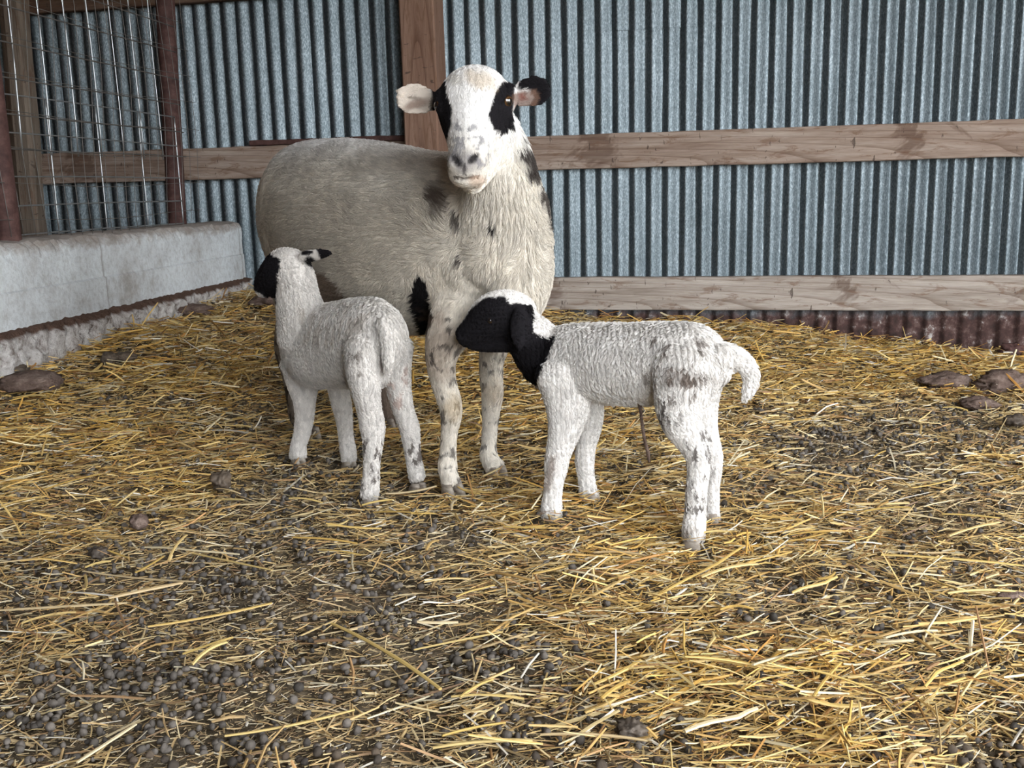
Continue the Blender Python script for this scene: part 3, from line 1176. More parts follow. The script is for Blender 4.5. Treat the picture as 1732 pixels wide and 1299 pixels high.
        if clump:
            tone = tone * (0.86 + 0.28 * r_.random(len(uq)))[inv]
        col = coat(root) * tone[:, None]
        cc = np.ones((N, K, 4), np.float32)
        cc[:, :, :3] = np.clip(col, 0, 0.95)[:, None]
        ca.data.foreach_set('color', cc.ravel())
        hc.materials.append(mat)
        o = bpy.data.objects.new(name, hc)
        tag(o, kind='stuff')
        return o

    def surface(self, px, py):
        from mathutils.bvhtree import BVHTree
        if not hasattr(self, 'bvh'):
            self.bvh = BVHTree.FromPolygons([tuple(c) for c in self.co], [tuple(p.vertices) for p in self.me.polygons])
        d = ray(px, py).normalized()
        h = self.bvh.ray_cast(Vector((0, 0, CAMH)), d)
        return h


def px(x, y, Y, apx, b=None, k=None):
    """station seen at pixel (x, y) at depth Y; a in pixels; b in metres, or a times k"""
    a = apx / FPX * Y
    return (at(x, y, Y), a, b if b is not None else a * (k or 1.0))


MAT_SKIN = mat_tint('hair_coat_underlayer', 0.9, 0.5, 180, spec=0.1)
MAT_HAIR = mat_tint('animal_hair', 0.75, 0, spec=0.12)

M = Mat('horn_hoof', 0.6, spec=0.3)
n = M.noise(M.coords((1, 1, 4)), 40, 4)
M.color(M.ramp(n, [(0.3, (0.20, 0.165, 0.135)), (0.6, (0.44, 0.39, 0.33)), (0.8, (0.60, 0.55, 0.48))]))
M.bump(n, 0.4, 0.002)
MAT_HOOF = M.m

M = Mat('eyeball', 0.06, spec=0.8)
v = M.coords((1, 1, 1), kind='Generated')
g = M.n('ShaderNodeTexGradient', gradient_type='SPHERICAL')
mp = M.n('ShaderNodeMapping')
mp.inputs['Location'].default_value = (-1.0, -0.0, -1.0)
mp.inputs['Scale'].default_value = (2.0, 1.0, 2.0)
M.l(v, mp.inputs[0])
M.l(mp.outputs[0], g.inputs[0])
M.color(M.ramp(g.outputs['Fac'], [(0.20, (0.015, 0.010, 0.008)), (0.28, (0.10, 0.05, 0.018)), (0.45, (0.055, 0.025, 0.010)), (0.52, (0.004, 0.004, 0.004))]))
M.b.inputs['Coat Weight'].default_value = 1.0
MAT_EYE = M.m


def eye(root, body, px_, py_, r, deep):
    h = body.surface(px_, py_)
    if h[0] is None:
        return
    n_ = h[1].normalized()
    if n_.dot(Vector((0, 0, CAMH)) - h[0]) < 0:
        n_ = -n_
    bm = bmesh.new()
    bmesh.ops.create_uvsphere(bm, u_segments=24, v_segments=16, radius=r)
    me = bm_mesh('eye', bm, MAT_EYE, True)
    o = bpy.data.objects.new('eye', me)
    COL.objects.link(o)
    o.parent = root
    q_ = (-n_).to_track_quat('Y', 'Z')
    o.matrix_local = Matrix.Translation(h[0] - n_ * deep - root.location) @ q_.to_matrix().to_4x4()
    tag(o, 'glossy dark amber eye')


def hoof(root, c, fwd, wid, ln, ht):
    """two-toed hoof: two wedge shaped claws"""
    c = Vector(c)
    f_ = Vector((fwd[0], fwd[1], 0)).normalized()
    s_ = Vector((f_.y, -f_.x, 0))
    bm = bmesh.new()
    for sg in (-1, 1):
        rings = []
        for (z, l0, l1, w0) in ((0.0, -0.46, 0.56, 0.47), (0.3, -0.46, 0.50, 0.47), (0.7, -0.42, 0.34, 0.43), (1.0, -0.36, 0.20, 0.36)):
            ring = []
            for k in range(12):
                th = 2 * math.pi * k / 12
                x = math.cos(th)
                xl = (l1 + l0) / 2 + (l1 - l0) / 2 * math.copysign(abs(x) ** 0.8, x)
                taper = 1 - 0.45 * max(0, (xl - l0) / (l1 - l0) - 0.45)
                y = math.sin(th) * w0 * 0.5 * taper
                ring.append(bm.verts.new(c + f_ * xl * ln + s_ * (sg * wid * 0.255 + y * wid * 0.98) + Vector((0, 0, z * ht - 0.004))))
            rings.append(ring)
        for i in range(3):
            for k in range(12):
                bm.faces.new((rings[i][k], rings[i][(k + 1) % 12], rings[i + 1][(k + 1) % 12], rings[i + 1][k]))
        bm.faces.new(rings[0][::-1])
        bm.faces.new(rings[-1])
    put(bpy.data.objects.new('hoof', bm_mesh('hoof', bm, MAT_HOOF, True)), root)


# ---------------- the ewe
ewe = empty('ewe', (-0.30, 2.48, 0.0))
tag(ewe, 'large cream ewe with black eye patches standing behind two lambs, looking at the camera', 'sheep')
FD = Vector((0.67, -0.742, 0)).normalized()
LR = Vector((-0.742, -0.67, 0)).normalized()
F0 = Vector((-0.085, 2.27, 0))
E = Body()


def tr(s, z, a, b, lat=0.0):
    c = F0 + FD * s + LR * lat
    return (Vector((c.x, c.y, z)), a, b)


E.loft([tr(-.85, .585, .04, .08), tr(-.82, .588, .080, .135), tr(-.75, .590, .112, .178), tr(-.66, .590, .145, .207), tr(-.53, .568, .180, .228),
        tr(-.37, .548, .195, .232), tr(-.20, .538, .188, .218), tr(-.06, .545, .165, .195), tr(.05, .545, .142, .180), tr(.12, .54, .115, .155), tr(.17, .53, .07, .10)],
       LR, flow=-1, hair=0.017, lift=0.30, seg=32, sub=5, power=2.15)
# neck and shoulder mass
E.loft([(Vector((-.04, 2.24, .60)), .13, .15), px(845, 425, 2.19, 88, .115), px(848, 365, 2.155, 77, .10), px(846, 310, 2.13, 64, .088), px(840, 260, 2.115, 53, .075), px(828, 215, 2.105, 45, .06)],
       (1, 0.1, 0), flow=-1, hair=0.017, lift=0.38, seg=28)
# chest front
E.loft([px(868, 400, 2.18, 60, .08), px(872, 455, 2.16, 62, .09), px(865, 510, 2.19, 52, .08), px(850, 550, 2.22, 38, .06)], (1, 0, 0), flow=1, hair=0.018, lift=0.35)
# head: skull to chin
E.loft([px(802, 140, 2.075, 40, .040), px(803, 155, 2.055, 56, .062), px(802, 180, 2.04, 62, .070), px(800, 205, 2.02, 55, .066), px(797, 232, 1.995, 43, .057),
        px(794, 258, 1.975, 35, .047), px(791, 282, 1.965, 35, .042), px(791, 300, 1.968, 31, .038)],
       (1, 0, 0), flow=1, hair=0.005, lift=0.10, seg=28, cap0=0.6, cap1=0.55)
# lower jaw and cheek
E.loft([px(832, 195, 2.09, 36, .05), px(832, 225, 2.07, 36, .045), px(822, 258, 2.045, 32, .038), px(808, 290, 2.01, 26, .030), px(797, 310, 1.985, 20, .024)], (1, 0, 0), flow=1, hair=0.007, lift=0.15)
# brow ridges
E.loft([px(745, 160, 2.03, 12), px(748, 180, 2.015, 13), px(757, 200, 2.005, 10)], (1, 0, 0), flow=1, hair=0.005, lift=0.1)
E.loft([px(858, 152, 2.05, 15), px(859, 168, 2.035, 16.5), px(853, 188, 2.02, 13), px(842, 206, 2.0, 10)], (1, 0, 0), flow=1, hair=0.005, lift=0.1)
# lips
E.loft([px(766, 296, 1.955, 9), px(778, 303, 1.945, 11), px(792, 303, 1.942, 11), px(808, 298, 1.955, 9)], (0, 0, 1), flow=1, hair=0.003, lift=0.05, sub=3)
# nose wings
E.loft([px(770, 262, 1.945, 9), px(766, 278, 1.940, 10), px(771, 290, 1.945, 8)], (1, 0, 0), flow=1, hair=0.003, lift=0.05, sub=3)
E.loft([px(803, 260, 1.945, 9), px(812, 275, 1.942, 11), px(806, 289, 1.945, 9)], (1, 0, 0), flow=1, hair=0.003, lift=0.05, sub=3)
# ears
r1, t1 = at(748, 172, 2.085), at(669, 164, 2.065)
E.leaf(r1, t1, (0.05, 0.15, 1), (0.15, -1, -0.10), 25 / FPX * 2.07, [.42, .62, .86, 1.0, 1.04, 1.0, .84, .50], cup=0.38, th=0.0050)
r2, t2 = at(860, 168, 2.085), at(930, 145, 2.07)
E.leaf(r2, t2, (-0.38, 0.1, 1), (-0.10, -1, -0.12), 25 / FPX * 2.07, [.42, .62, .86, 1.0, 1.06, 1.02, .86, .50], cup=0.42, th=0.0050)
CX = (1, 0, 0)
# near foreleg
E.loft([px(790, 360, 2.28, 40, .05), px(790, 420, 2.235, 54, .06), px(788, 475, 2.215, 58, .068), px(782, 515, 2.195, 55, .068), px(768, 548, 2.17, 46, .062), px(752, 580, 2.155, 34, .050), px(746, 612, 2.16, 26, .040), px(750, 645, 2.162, 22, .032), px(761, 682, 2.158, 20.5, .029),
        px(763, 704, 2.16, 18.5, .026), px(760, 730, 2.165, 15, .020), px(758, 762, 2.165, 14.5, .019), px(757, 788, 2.16, 17, .022), px(760, 806, 2.15, 16, .021), px(764, 820, 2.14, 19, .024)],
       CX, flow=1, hair=0.008, lift=0.15, cap1=0.4)
# far foreleg
E.loft([px(858, 520, 2.28, 52, .06), px(842, 565, 2.28, 32, .05), px(832, 605, 2.285, 22, .038), px(831, 640, 2.29, 20, .030), px(833, 665, 2.285, 19, .028), px(831, 688, 2.29, 16.5, .024),
        px(829, 720, 2.295, 14, .019), px(827, 750, 2.295, 13.5, .018), px(826, 768, 2.29, 16, .021), px(831, 782, 2.28, 16, .021), px(838, 791, 2.27, 19, .022)],
       CX, flow=1, hair=0.008, lift=0.15, cap1=0.4)
# near hind leg
E.loft([px(520, 420, 2.74, 66, .09), px(508, 480, 2.72, 52, .08), px(500, 530, 2.72, 34, .055), px(487, 565, 2.74, 22, .036), px(481, 590, 2.75, 17, .028), px(488, 625, 2.73, 14, .021),
        px(496, 665, 2.71, 13, .019), px(503, 700, 2.69, 15, .022), px(511, 718, 2.67, 14.5, .021), px(520, 730, 2.655, 16, .022)],
       CX, flow=1, hair=0.009, lift=0.15, cap1=0.4)
# far hind leg
E.loft([px(590, 470, 2.82, 56, .09), px(600, 530, 2.80, 42, .07), px(622, 580, 2.80, 27, .045), px(640, 615, 2.82, 18, .030), px(648, 650, 2.80, 14, .021),
        px(652, 685, 2.78, 13, .019), px(655, 708, 2.76, 15, .021), px(662, 722, 2.74, 16, .021)],
       CX, flow=1, hair=0.009, lift=0.15, cap1=0.4)
# udder
E.loft([tr(-.62, .40, .07, .08), tr(-.56, .345, .065, .06)], LR, flow=1, hair=0.004, lift=0.1)


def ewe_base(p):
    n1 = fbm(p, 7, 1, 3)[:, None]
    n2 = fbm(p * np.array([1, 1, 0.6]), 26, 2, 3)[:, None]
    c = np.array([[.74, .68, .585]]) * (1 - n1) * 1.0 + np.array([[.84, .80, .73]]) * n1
    # dirty greyish yellow flank with shade painted in, towards the rear and below
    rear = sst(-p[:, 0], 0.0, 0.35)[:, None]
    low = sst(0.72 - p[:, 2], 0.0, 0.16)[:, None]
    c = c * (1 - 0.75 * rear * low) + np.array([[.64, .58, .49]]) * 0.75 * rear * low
    back = sst(p[:, 2], .70, .80)[:, None]  # light from above painted into the coat as a whiter back
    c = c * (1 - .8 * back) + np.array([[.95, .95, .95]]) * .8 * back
    side = sst(.70 - p[:, 2], 0, .2)[:, None] * sst(p[:, 1], 2.2, 2.5)[:, None]  # flank shade painted in, darker low on the side
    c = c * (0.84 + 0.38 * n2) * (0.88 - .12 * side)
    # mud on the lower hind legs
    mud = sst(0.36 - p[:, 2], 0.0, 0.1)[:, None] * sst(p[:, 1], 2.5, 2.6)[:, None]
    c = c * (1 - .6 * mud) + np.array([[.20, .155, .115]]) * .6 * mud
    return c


K_ = (0.011, 0.010, 0.012)
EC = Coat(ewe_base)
EC.poly([(852, 137), (872, 140), (868, 178), (866, 216), (850, 228), (835, 219), (828, 194), (833, 172), (841, 149)], K_, 1.9, 2.12, 1.5, 3)
EC.poly([(754, 136), (728, 149), (726, 178), (736, 208), (750, 246), (759, 228), (765, 188), (756, 158)], K_, 1.9, 2.12, 1.5, 3)
# ear colours: image-left ear cream, right ear black with a tan hollow
EC.poly([(872, 150), (880, 130), (905, 122), (938, 125), (938, 160), (925, 176), (905, 186), (896, 178), (905, 165), (890, 150)], K_, 1.95, 2.2, 1.5, 3)
EC.poly([(868, 158), (885, 152), (905, 152), (914, 165), (905, 180), (885, 186), (870, 186)], (.19, .115, .085), 1.95, 2.2, 3, 5, .85)
EC.poly([(876, 158), (886, 156), (890, 166), (880, 172)], (.22, .07, .05), 1.95, 2.2, 3, 3, .8)
EC.poly([(660, 135), (727, 135), (730, 200), (660, 200)], (.60, .52, .44), 1.95, 2.2, 2, 3, .85)
EC.blob(702, 178, 22, 7, -18, (.20, .13, .10), 1.95, 2.2, .5, .6, .75)
EC.blob(700, 165, 12, 3, 8, (.12, .09, .07), 1.95, 2.2, .5, .5, .7)
# muzzle
EC.speck([(765, 205), (815, 200), (832, 240), (832, 285), (762, 290), (758, 250)], (.22, .22, .24), 1.85, 2.06, .52, 110, .75)
EC.blob(786, 274, 30, 20, 0, (.20, .19, .20), 1.85, 2.05, .6, .4, .75)
EC.blob(772, 272, 6.5, 13, -32, (.02, .018, .02), 1.85, 2.05, .3, .15, .95)
EC.blob(801, 268, 6.5, 13, 48, (.02, .018, .02), 1.85, 2.05, .3, .15, .95)
EC.blob(786, 286, 3, 11, 0, (.03, .025, .028), 1.85, 2.05, .3, .2, .9)
EC.poly([(766, 297), (786, 300), (812, 295), (812, 299), (788, 305), (768, 302)], (.05, .035, .03), 1.85, 2.05, 1, 1, .9)
EC.blob(808, 306, 14, 9, -10, (.50, .36, .27), 1.85, 2.05, .5, .4, .7)
EC.blob(812, 135, 26, 14, 20, (.50, .40, .28), 1.9, 2.12, .5, .6, .6)
EC.blob(770, 135, 14, 8, 40, (.45, .42, .36), 1.9, 2.12, .5, .6, .5)
# neck, shoulder and flank marks
EC.blob(900, 272, 15, 34, -10, (.022, .014, .013), 2.0, 2.4, .35, 1.1, .95, 48)
EC.blob(926, 345, 12, 30, -14, (.022, .014, .013), 2.0, 2.4, .35, 1.1, .9, 48)
EC.blob(738, 335, 18, 26, 8, (.07, .045, .035), 2.0, 2.5, .5, .9, .85, 45)
EC.blob(772, 372, 6, 18, -12, (.05, .04, .035), 2.0, 2.5, .4, .6, .85)
EC.blob(833, 384, 5, 13, -14, (.02, .018, .02), 1.9, 2.5, .3, .3, 1)
EC.blob(776, 438, 5, 9, -8, (.04, .03, .03), 1.9, 2.5, .3, .4, .95)
EC.poly([(705, 462), (722, 480), (731, 520), (732, 545), (718, 572), (706, 548), (696, 510), (697, 478)], (.010, .009, .010), 1.9, 2.6, 2, 5)
EC.blob(742, 585, 32, 50, 0, (.26, .19, .145), 2.0, 2.26, .5, .7, .6, 40)
EC.speck([(712, 540), (780, 530), (785, 840), (730, 840)], (.07, .06, .055), 2.0, 2.26, .60, 60, .8)
EC.speck([(810, 590), (855, 590), (860, 800), (805, 800)], (.10, .09, .085), 2.2, 2.4, .60, 60, .8)
EC.blob(767, 690, 16, 24, 0, (.48, .38, .25), 2.0, 2.26, .5, .4, .6)
EC.blob(835, 665, 16, 20, 0, (.45, .36, .25), 2.2, 2.4, .5, .4, .5)
EC.speck([(455, 520), (505, 520), (545, 760), (480, 760)], (.05, .04, .035), 2.55, 2.9, .48, 45, .85)
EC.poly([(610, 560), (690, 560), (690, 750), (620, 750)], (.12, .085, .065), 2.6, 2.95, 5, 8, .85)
EC.poly([(535, 455), (560, 470), (605, 520), (590, 560), (530, 560)], (.20, .13, .09), 2.3, 2.9, 6, 8, .8)

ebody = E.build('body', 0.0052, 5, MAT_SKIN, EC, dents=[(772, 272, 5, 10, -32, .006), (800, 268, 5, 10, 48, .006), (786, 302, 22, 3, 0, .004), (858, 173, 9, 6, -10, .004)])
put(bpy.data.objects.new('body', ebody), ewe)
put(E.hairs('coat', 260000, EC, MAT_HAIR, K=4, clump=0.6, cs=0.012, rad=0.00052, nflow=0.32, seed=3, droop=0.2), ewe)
eye(ewe, E, 859, 172, 0.0135, 0.0062)
eye(ewe, E, 737, 178, 0.0120, 0.0102)
for c_, w_ in ((at(767, 829, 2.125), .050), (at(841, 798, 2.265), .048), (at(528, 741, 2.64), .048), (at(669, 731, 2.73), .048)):
    hoof(ewe, (c_.x, c_.y, ground_np([c_.x], [c_.y])[0] - 0.004), (FD.x * .6, FD.y), w_, .062, .034)

# ---------------- lambs
def white_base(seed, tint=(.84, .815, .785)):
    def f(p):
        n1 = fbm(p, 9, seed, 3)[:, None]
        n2 = fbm(p * np.array([1, 1, .5]), 45, seed + 5, 3)[:, None]
        c = np.array([tint]) * (0.84 + .12 * n1 + .10 * n2)
        return c
    return f


# right lamb, side view
lamb = empty('lamb', (0.24, 1.95, 0.0))
tag(lamb, 'white lamb with a black head, in side view before the ewe\'s chest', 'lamb')
R_ = Body()
yl = lambda x: 1.885 + (1185 - x) * (.17 / 255)
lf = (at(930, 600, yl(930)) - at(1185, 600, yl(1185))); lf.z = 0; lf.normalize()
ll = Vector((lf.y, -lf.x, 0))


def lt(x, y, bpx, a):
    return (at(x, y, yl(x)), a, bpx / FPX * yl(x))


R_.loft([lt(1222, 602, 22, .025), lt(1212, 606, 42, .05), lt(1188, 610, 60, .068), lt(1150, 612, 67, .075), lt(1100, 615, 69, .078), lt(1050, 616, 69, .078),
         lt(1005, 614, 66, .074), lt(965, 612, 63, .068), lt(935, 612, 58, .058), lt(912, 614, 44, .044), lt(900, 616, 28, .028)],
        ll, flow=1, hair=0.016, lift=0.35, seg=28)
for i_ in range(len(R_.fl)):      # flank hair hangs down and slightly back
    f_ = R_.fl[i_]
    R_.fl[i_] = (f_[0], f_[1], f_[2], -lf.x * .25, -lf.y * .25, -1.0, f_[6], f_[7])
yn = 2.05
R_.loft([px(930, 610, yn, 46, .055), px(912, 590, yn, 46, .05), px(893, 567, yn, 40, .045), px(875, 548, yn + .01, 36, .042)], (.6, 0, 1), flow=-1, hair=.012, lift=.35)
# head
hY = 2.06
R_.loft([px(880, 536, hY, 38, .040), px(862, 533, hY, 43, .044), px(842, 536, hY, 44, .045), px(824, 546, hY, 40, .040), px(808, 557, hY, 32, .033), px(793, 566, hY, 24, .026), px(784, 571, hY, 19, .022)],
        (.35, 0, 1), flow=-1, hair=.006, lift=.2, cap1=.6, cap0=.8)
R_.loft([px(866, 575, hY, 22, .026), px(840, 582, hY, 14, .022), px(815, 585, hY, 10, .016), px(797, 584, hY, 8, .012)], (0, 0, 1), flow=-1, hair=.005, lift=.15)
r3, t3 = at(880, 518, 2.01), at(879, 593, 1.995)
R_.leaf(r3, t3, (1, 0.15, 0), (-.1, -1, 0.05), 18.5 / FPX * 2.0, [.5, .75, .95, 1.0, .98, .88, .6, .15], cup=-.30, th=.0042, hair=.005)
# near foreleg
R_.loft([px(948, 625, 1.99, 46, .04), px(958, 665, 1.985, 41, .036), px(960, 700, 1.98, 36, .030), px(953, 735, 1.975, 27, .024), px(945, 765, 1.97, 22, .021), px(941, 788, 1.968, 20.5, .020), px(937, 815, 1.966, 16.5, .016),
         px(934, 842, 1.963, 16.5, .016), px(933, 862, 1.96, 18.5, .018), px(932, 874, 1.955, 18.5, .018)], CX, flow=1, hair=.010, lift=.2, cap1=.4)
# far foreleg
R_.loft([px(975, 650, 2.10, 42, .036), px(996, 690, 2.10, 26, .026), px(998, 722, 2.10, 20, .021), px(992, 752, 2.10, 17, .019), px(989, 778, 2.10, 16.5, .018), px(991, 805, 2.10, 14.5, .015),
         px(994, 826, 2.095, 15.5, .016), px(997, 840, 2.09, 16.5, .017)], CX, flow=1, hair=.009, lift=.2, cap1=.4)
# near hind leg: thigh, stifle, hock, shank
R_.loft([px(1165, 610, 1.86, 58, .045), px(1158, 650, 1.845, 56, .044), px(1150, 685, 1.835, 43, .038), px(1154, 715, 1.825, 35, .030), px(1167, 742, 1.82, 27, .024), px(1179, 768, 1.815, 22, .021), px(1181, 795, 1.81, 18.5, .018),
         px(1178, 830, 1.80, 17.5, .016), px(1176, 862, 1.795, 17.5, .016), px(1174, 890, 1.79, 19.5, .018), px(1173, 910, 1.785, 19, .018)], CX, flow=1, hair=.011, lift=.25, cap1=.4)
# far hind leg
R_.loft([px(1180, 640, 1.97, 45, .04), px(1185, 690, 1.965, 30, .030), px(1194, 730, 1.96, 20, .023), px(1205, 765, 1.955, 16, .019), px(1207, 790, 1.95, 14, .016), px(1205, 820, 1.945, 12, .014), px(1204, 850, 1.94, 12.5, .014), px(1203, 872, 1.935, 14, .016)],
        CX, flow=1, hair=.010, lift=.25, cap1=.4)
# tail
R_.loft([px(1200, 596, 1.885, 22, .02), px(1222, 598, 1.88, 19, .017), px(1243, 603, 1.88, 17, .015), px(1262, 618, 1.88, 15.5, .014), px(1270, 640, 1.88, 13.5, .012), px(1266, 660, 1.88, 11, .010), px(1261, 672, 1.88, 7, .007)],
        (0, 0, 1), flow=1, hair=.013, lift=.3)
RC = Coat(white_base(31))
RC.poly([(852, 502), (822, 503), (800, 520), (770, 560), (768, 600), (845, 604), (868, 622), (893, 648), (905, 645), (922, 612), (938, 578), (941, 562), (925, 572), (903, 562), (899, 530), (893, 515), (875, 512), (862, 512)], K_, 1.9, 2.4, 1.5, 3.5)
RC.poly([(862, 514), (900, 514), (902, 575), (885, 600), (862, 590)], K_, 1.9, 2.4, 1.5, 1)
RC.speck([(1085, 560), (1215, 575), (1225, 650), (1165, 680), (1095, 690), (1085, 640)], (.10, .065, .045), 1.6, 2.1, .60, 75, .7, (1, 1, .45))
RC.speck([(1120, 615), (1200, 625), (1200, 655), (1110, 665)], (.10, .065, .045), 1.6, 2.1, .52, 85, .75, (.8, .8, 2.0))
RC.speck([(1095, 670), (1160, 665), (1150, 715), (1105, 730)], (.08, .06, .05), 1.6, 2.1, .57, 100, .8, (1, 1, .5))
RC.speck([(1155, 725), (1215, 725), (1200, 870), (1155, 870)], (.10, .08, .07), 1.6, 2.1, .60, 110, .8, (1, 1, .5))
RC.speck([(1150, 890), (1200, 890), (1200, 930), (1150, 930)], (.22, .16, .11), 1.6, 2.1, .48, 60, .6)
RC.blob(1158, 640, 46, 13, 4, (.13, .09, .065), 1.6, 2.1, .5, 1.1, .5, 70)
RC.poly([(930, 770), (940, 770), (930, 830), (918, 830)], (.22, .15, .11), 1.8, 2.1, 4, 5, .6)
rbody = R_.build('body', 0.0036, 5, MAT_SKIN, RC, dents=[(781, 567, 3, 4, 0, .003), (790, 585, 12, 1.5, -10, .002)])
put(bpy.data.objects.new('body', rbody), lamb)
put(R_.hairs('coat', 150000, RC, MAT_HAIR, K=6, wave=.0030, waves=1.2, clump=0.85, cs=0.0095, rad=0.00034, nflow=0.30, seed=5, droop=.5), lamb)
eye(lamb, R_, 828, 543, .0075, .0058)
for c_, w_ in ((at(932, 878, 1.955), .036), (at(999, 843, 2.085), .034), (at(1172, 917, 1.782), .036), (at(1203, 878, 1.932), .032)):
    hoof(lamb, (c_.x, c_.y, ground_np([c_.x], [c_.y])[0] - .004), (lf.x, lf.y), w_, .040, .020)
bm = bmesh.new()
tube(bm, [at(1082, 680, 1.92), at(1084, 700, 1.915), at(1087, 725, 1.91), at(1091, 748, 1.91), at(1096, 765, 1.91), at(1098, 782, 1.91)], [.0045, .003, .0035, .003, .004, .0025], 8)
o = put(bpy.data.objects.new('umbilical_cord', bm_mesh('umbilical_cord', bm, MAT_CLOD, True)), lamb)
tag(o, 'dried dark umbilical cord hanging from the belly')

# left lamb, seen from behind
lamb2 = empty('lamb', (-0.38, 2.28, 0.0))
tag(lamb2, 'white lamb seen from behind in front of the ewe\'s flank, head turned left', 'lamb')
L_ = Body()
l2f = (at(498, 585, 2.43) - at(642, 585, 2.17)); l2f.z = 0; l2f.normalize()
l2l = Vector((l2f.y, -l2f.x, 0))


def l2(x, y, Y, a, b):
    return (at(x, y, Y), a, b)


L_.loft([l2(650, 592, 2.115, .035, .05), l2(646, 584, 2.14, .058, .082), l2(632, 580, 2.18, .070, .098), l2(606, 581, 2.23, .072, .100), l2(578, 583, 2.28, .071, .098),
         l2(548, 586, 2.33, .069, .097), l2(522, 588, 2.38, .060, .092), l2(504, 586, 2.42, .045, .075), l2(496, 582, 2.44, .028, .05)], l2l, flow=1, hair=.015, lift=.32, seg=28)
for i_ in range(len(L_.fl)):
    f_ = L_.fl[i_]
    L_.fl[i_] = (f_[0], f_[1], f_[2], -l2f.x * .35, -l2f.y * .35, -1.0, f_[6], f_[7])
L_.loft([px(520, 566, 2.35, 50, .058), px(511, 535, 2.335, 42, .052), px(504, 505, 2.325, 36, .046), px(500, 475, 2.32, 32, .043), px(496, 452, 2.32, 29, .038)], CX, flow=-1, hair=.013, lift=.35)
L_.loft([px(500, 450, 2.31, 27, .034), px(489, 449, 2.315, 30, .038), px(474, 453, 2.325, 32, .037), px(462, 463, 2.34, 29, .033), px(453, 474, 2.355, 24, .028), px(448, 486, 2.365, 19, .023), px(448, 493, 2.37, 15, .019)],
        (.8, 0, 1), flow=-1, hair=.006, lift=.25, cap1=.7)
L_.loft([px(482, 474, 2.325, 22, .026), px(470, 486, 2.34, 17, .021), px(461, 494, 2.35, 12, .015)], CX, flow=-1, hair=.006, lift=.2)
r4, t4 = at(504, 437, 2.285), at(561, 427, 2.25)
L_.leaf(r4, t4, (0.12, -0.55, 1), (.1, -1, -.55), 13 / FPX * 2.27, [.6, .85, 1.0, .98, .92, .82, .6, .2], cup=-.2, th=.0048, hair=.005)
L_.loft([px(505, 612, 2.42, 30, .04), px(512, 650, 2.42, 27, .03), px(515, 680, 2.42, 19, .023), px(515, 702, 2.425, 16.5, .020), px(512, 728, 2.43, 15, .017), px(506, 750, 2.43, 13.5, .016), px(504, 765, 2.425, 15, .018), px(504, 773, 2.42, 15, .018)],
        CX, flow=1, hair=.009, lift=.2, cap1=.4)
L_.loft([px(566, 620, 2.38, 26, .036), px(572, 655, 2.38, 19, .024), px(578, 685, 2.38, 17, .021), px(582, 708, 2.385, 14.5, .018), px(585, 735, 2.39, 13, .015), px(588, 758, 2.39, 14, .016), px(590, 774, 2.385, 13.5, .016), px(590, 778, 2.38, 13.5, .016)],
        CX, flow=1, hair=.009, lift=.2, cap1=.4)
L_.loft([px(620, 590, 2.13, 38, .05), px(616, 625, 2.115, 32, .045), px(619, 660, 2.105, 25, .034), px(624, 690, 2.11, 21, .026), px(630, 722, 2.115, 21, .025), px(631, 748, 2.11, 17, .019), px(629, 775, 2.10, 15, .016), px(628, 803, 2.095, 14, .016), px(626, 825, 2.09, 15.5, .018), px(625, 840, 2.085, 15.5, .018)],
        CX, flow=1, hair=.010, lift=.25, cap1=.4)
L_.loft([px(665, 590, 2.21, 34, .05), px(671, 628, 2.20, 24, .042), px(676, 665, 2.20, 20, .030), px(683, 695, 2.205, 17.5, .024), px(692, 722, 2.21, 17, .022), px(696, 748, 2.205, 15, .017), px(699, 772, 2.20, 13.5, .015), px(703, 795, 2.195, 14, .016), px(706, 808, 2.19, 14.5, .017)],
        CX, flow=1, hair=.010, lift=.25, cap1=.4)
# tail lying between the thighs
L_.loft([px(650, 545, 2.105, 14, .014), px(655, 575, 2.085, 11, .011), px(657, 608, 2.08, 10, .010), px(656, 628, 2.085, 7, .007)], CX, flow=1, hair=.012, lift=.25)
LC = Coat(white_base(61, (.74, .71, .675)))
LC.poly([(436, 428), (452, 427), (463, 434), (473, 437), (473, 452), (467, 466), (470, 508), (455, 508), (425, 490), (425, 450)], K_, 2.2, 2.6, 1.5, 3)
LC.poly([(534, 420), (566, 415), (566, 436), (542, 438)], K_, 2.2, 2.5, 1, 2)
LC.poly([(505, 422), (530, 424), (530, 430), (510, 432)], K_, 2.2, 2.5, 1, 1.5)
LC.blob(523, 441, 9, 8, 0, K_, 2.2, 2.5, .3, .2)
LC.speck([(500, 505), (640, 510), (600, 580), (510, 580)], (.42, .37, .32), 2.0, 2.6, .52, 80, .55, (1, 1, .22))
LC.speck([(605, 740), (655, 740), (650, 830), (605, 830)], (.08, .06, .05), 1.9, 2.3, .58, 110, .85, (1, 1, .5))
LC.speck([(680, 740), (720, 740), (720, 790), (690, 790)], (.08, .06, .05), 1.9, 2.3, .58, 60, .85)
LC.speck([(585, 590), (610, 590), (612, 640), (590, 640)], (.12, .09, .07), 1.9, 2.3, .55, 50, .8)
LC.speck([(640, 600), (700, 620), (690, 700), (650, 680)], (.36, .20, .15), 1.9, 2.4, .58, 40, .5)
lbody = L_.build('body', 0.0038, 5, MAT_SKIN, LC)
put(bpy.data.objects.new('body', lbody), lamb2)
put(L_.hairs('coat', 130000, LC, MAT_HAIR, K=6, wave=.0030, waves=1.2, clump=0.85, cs=0.0095, rad=0.00036, nflow=0.30, seed=6, droop=.5), lamb2)
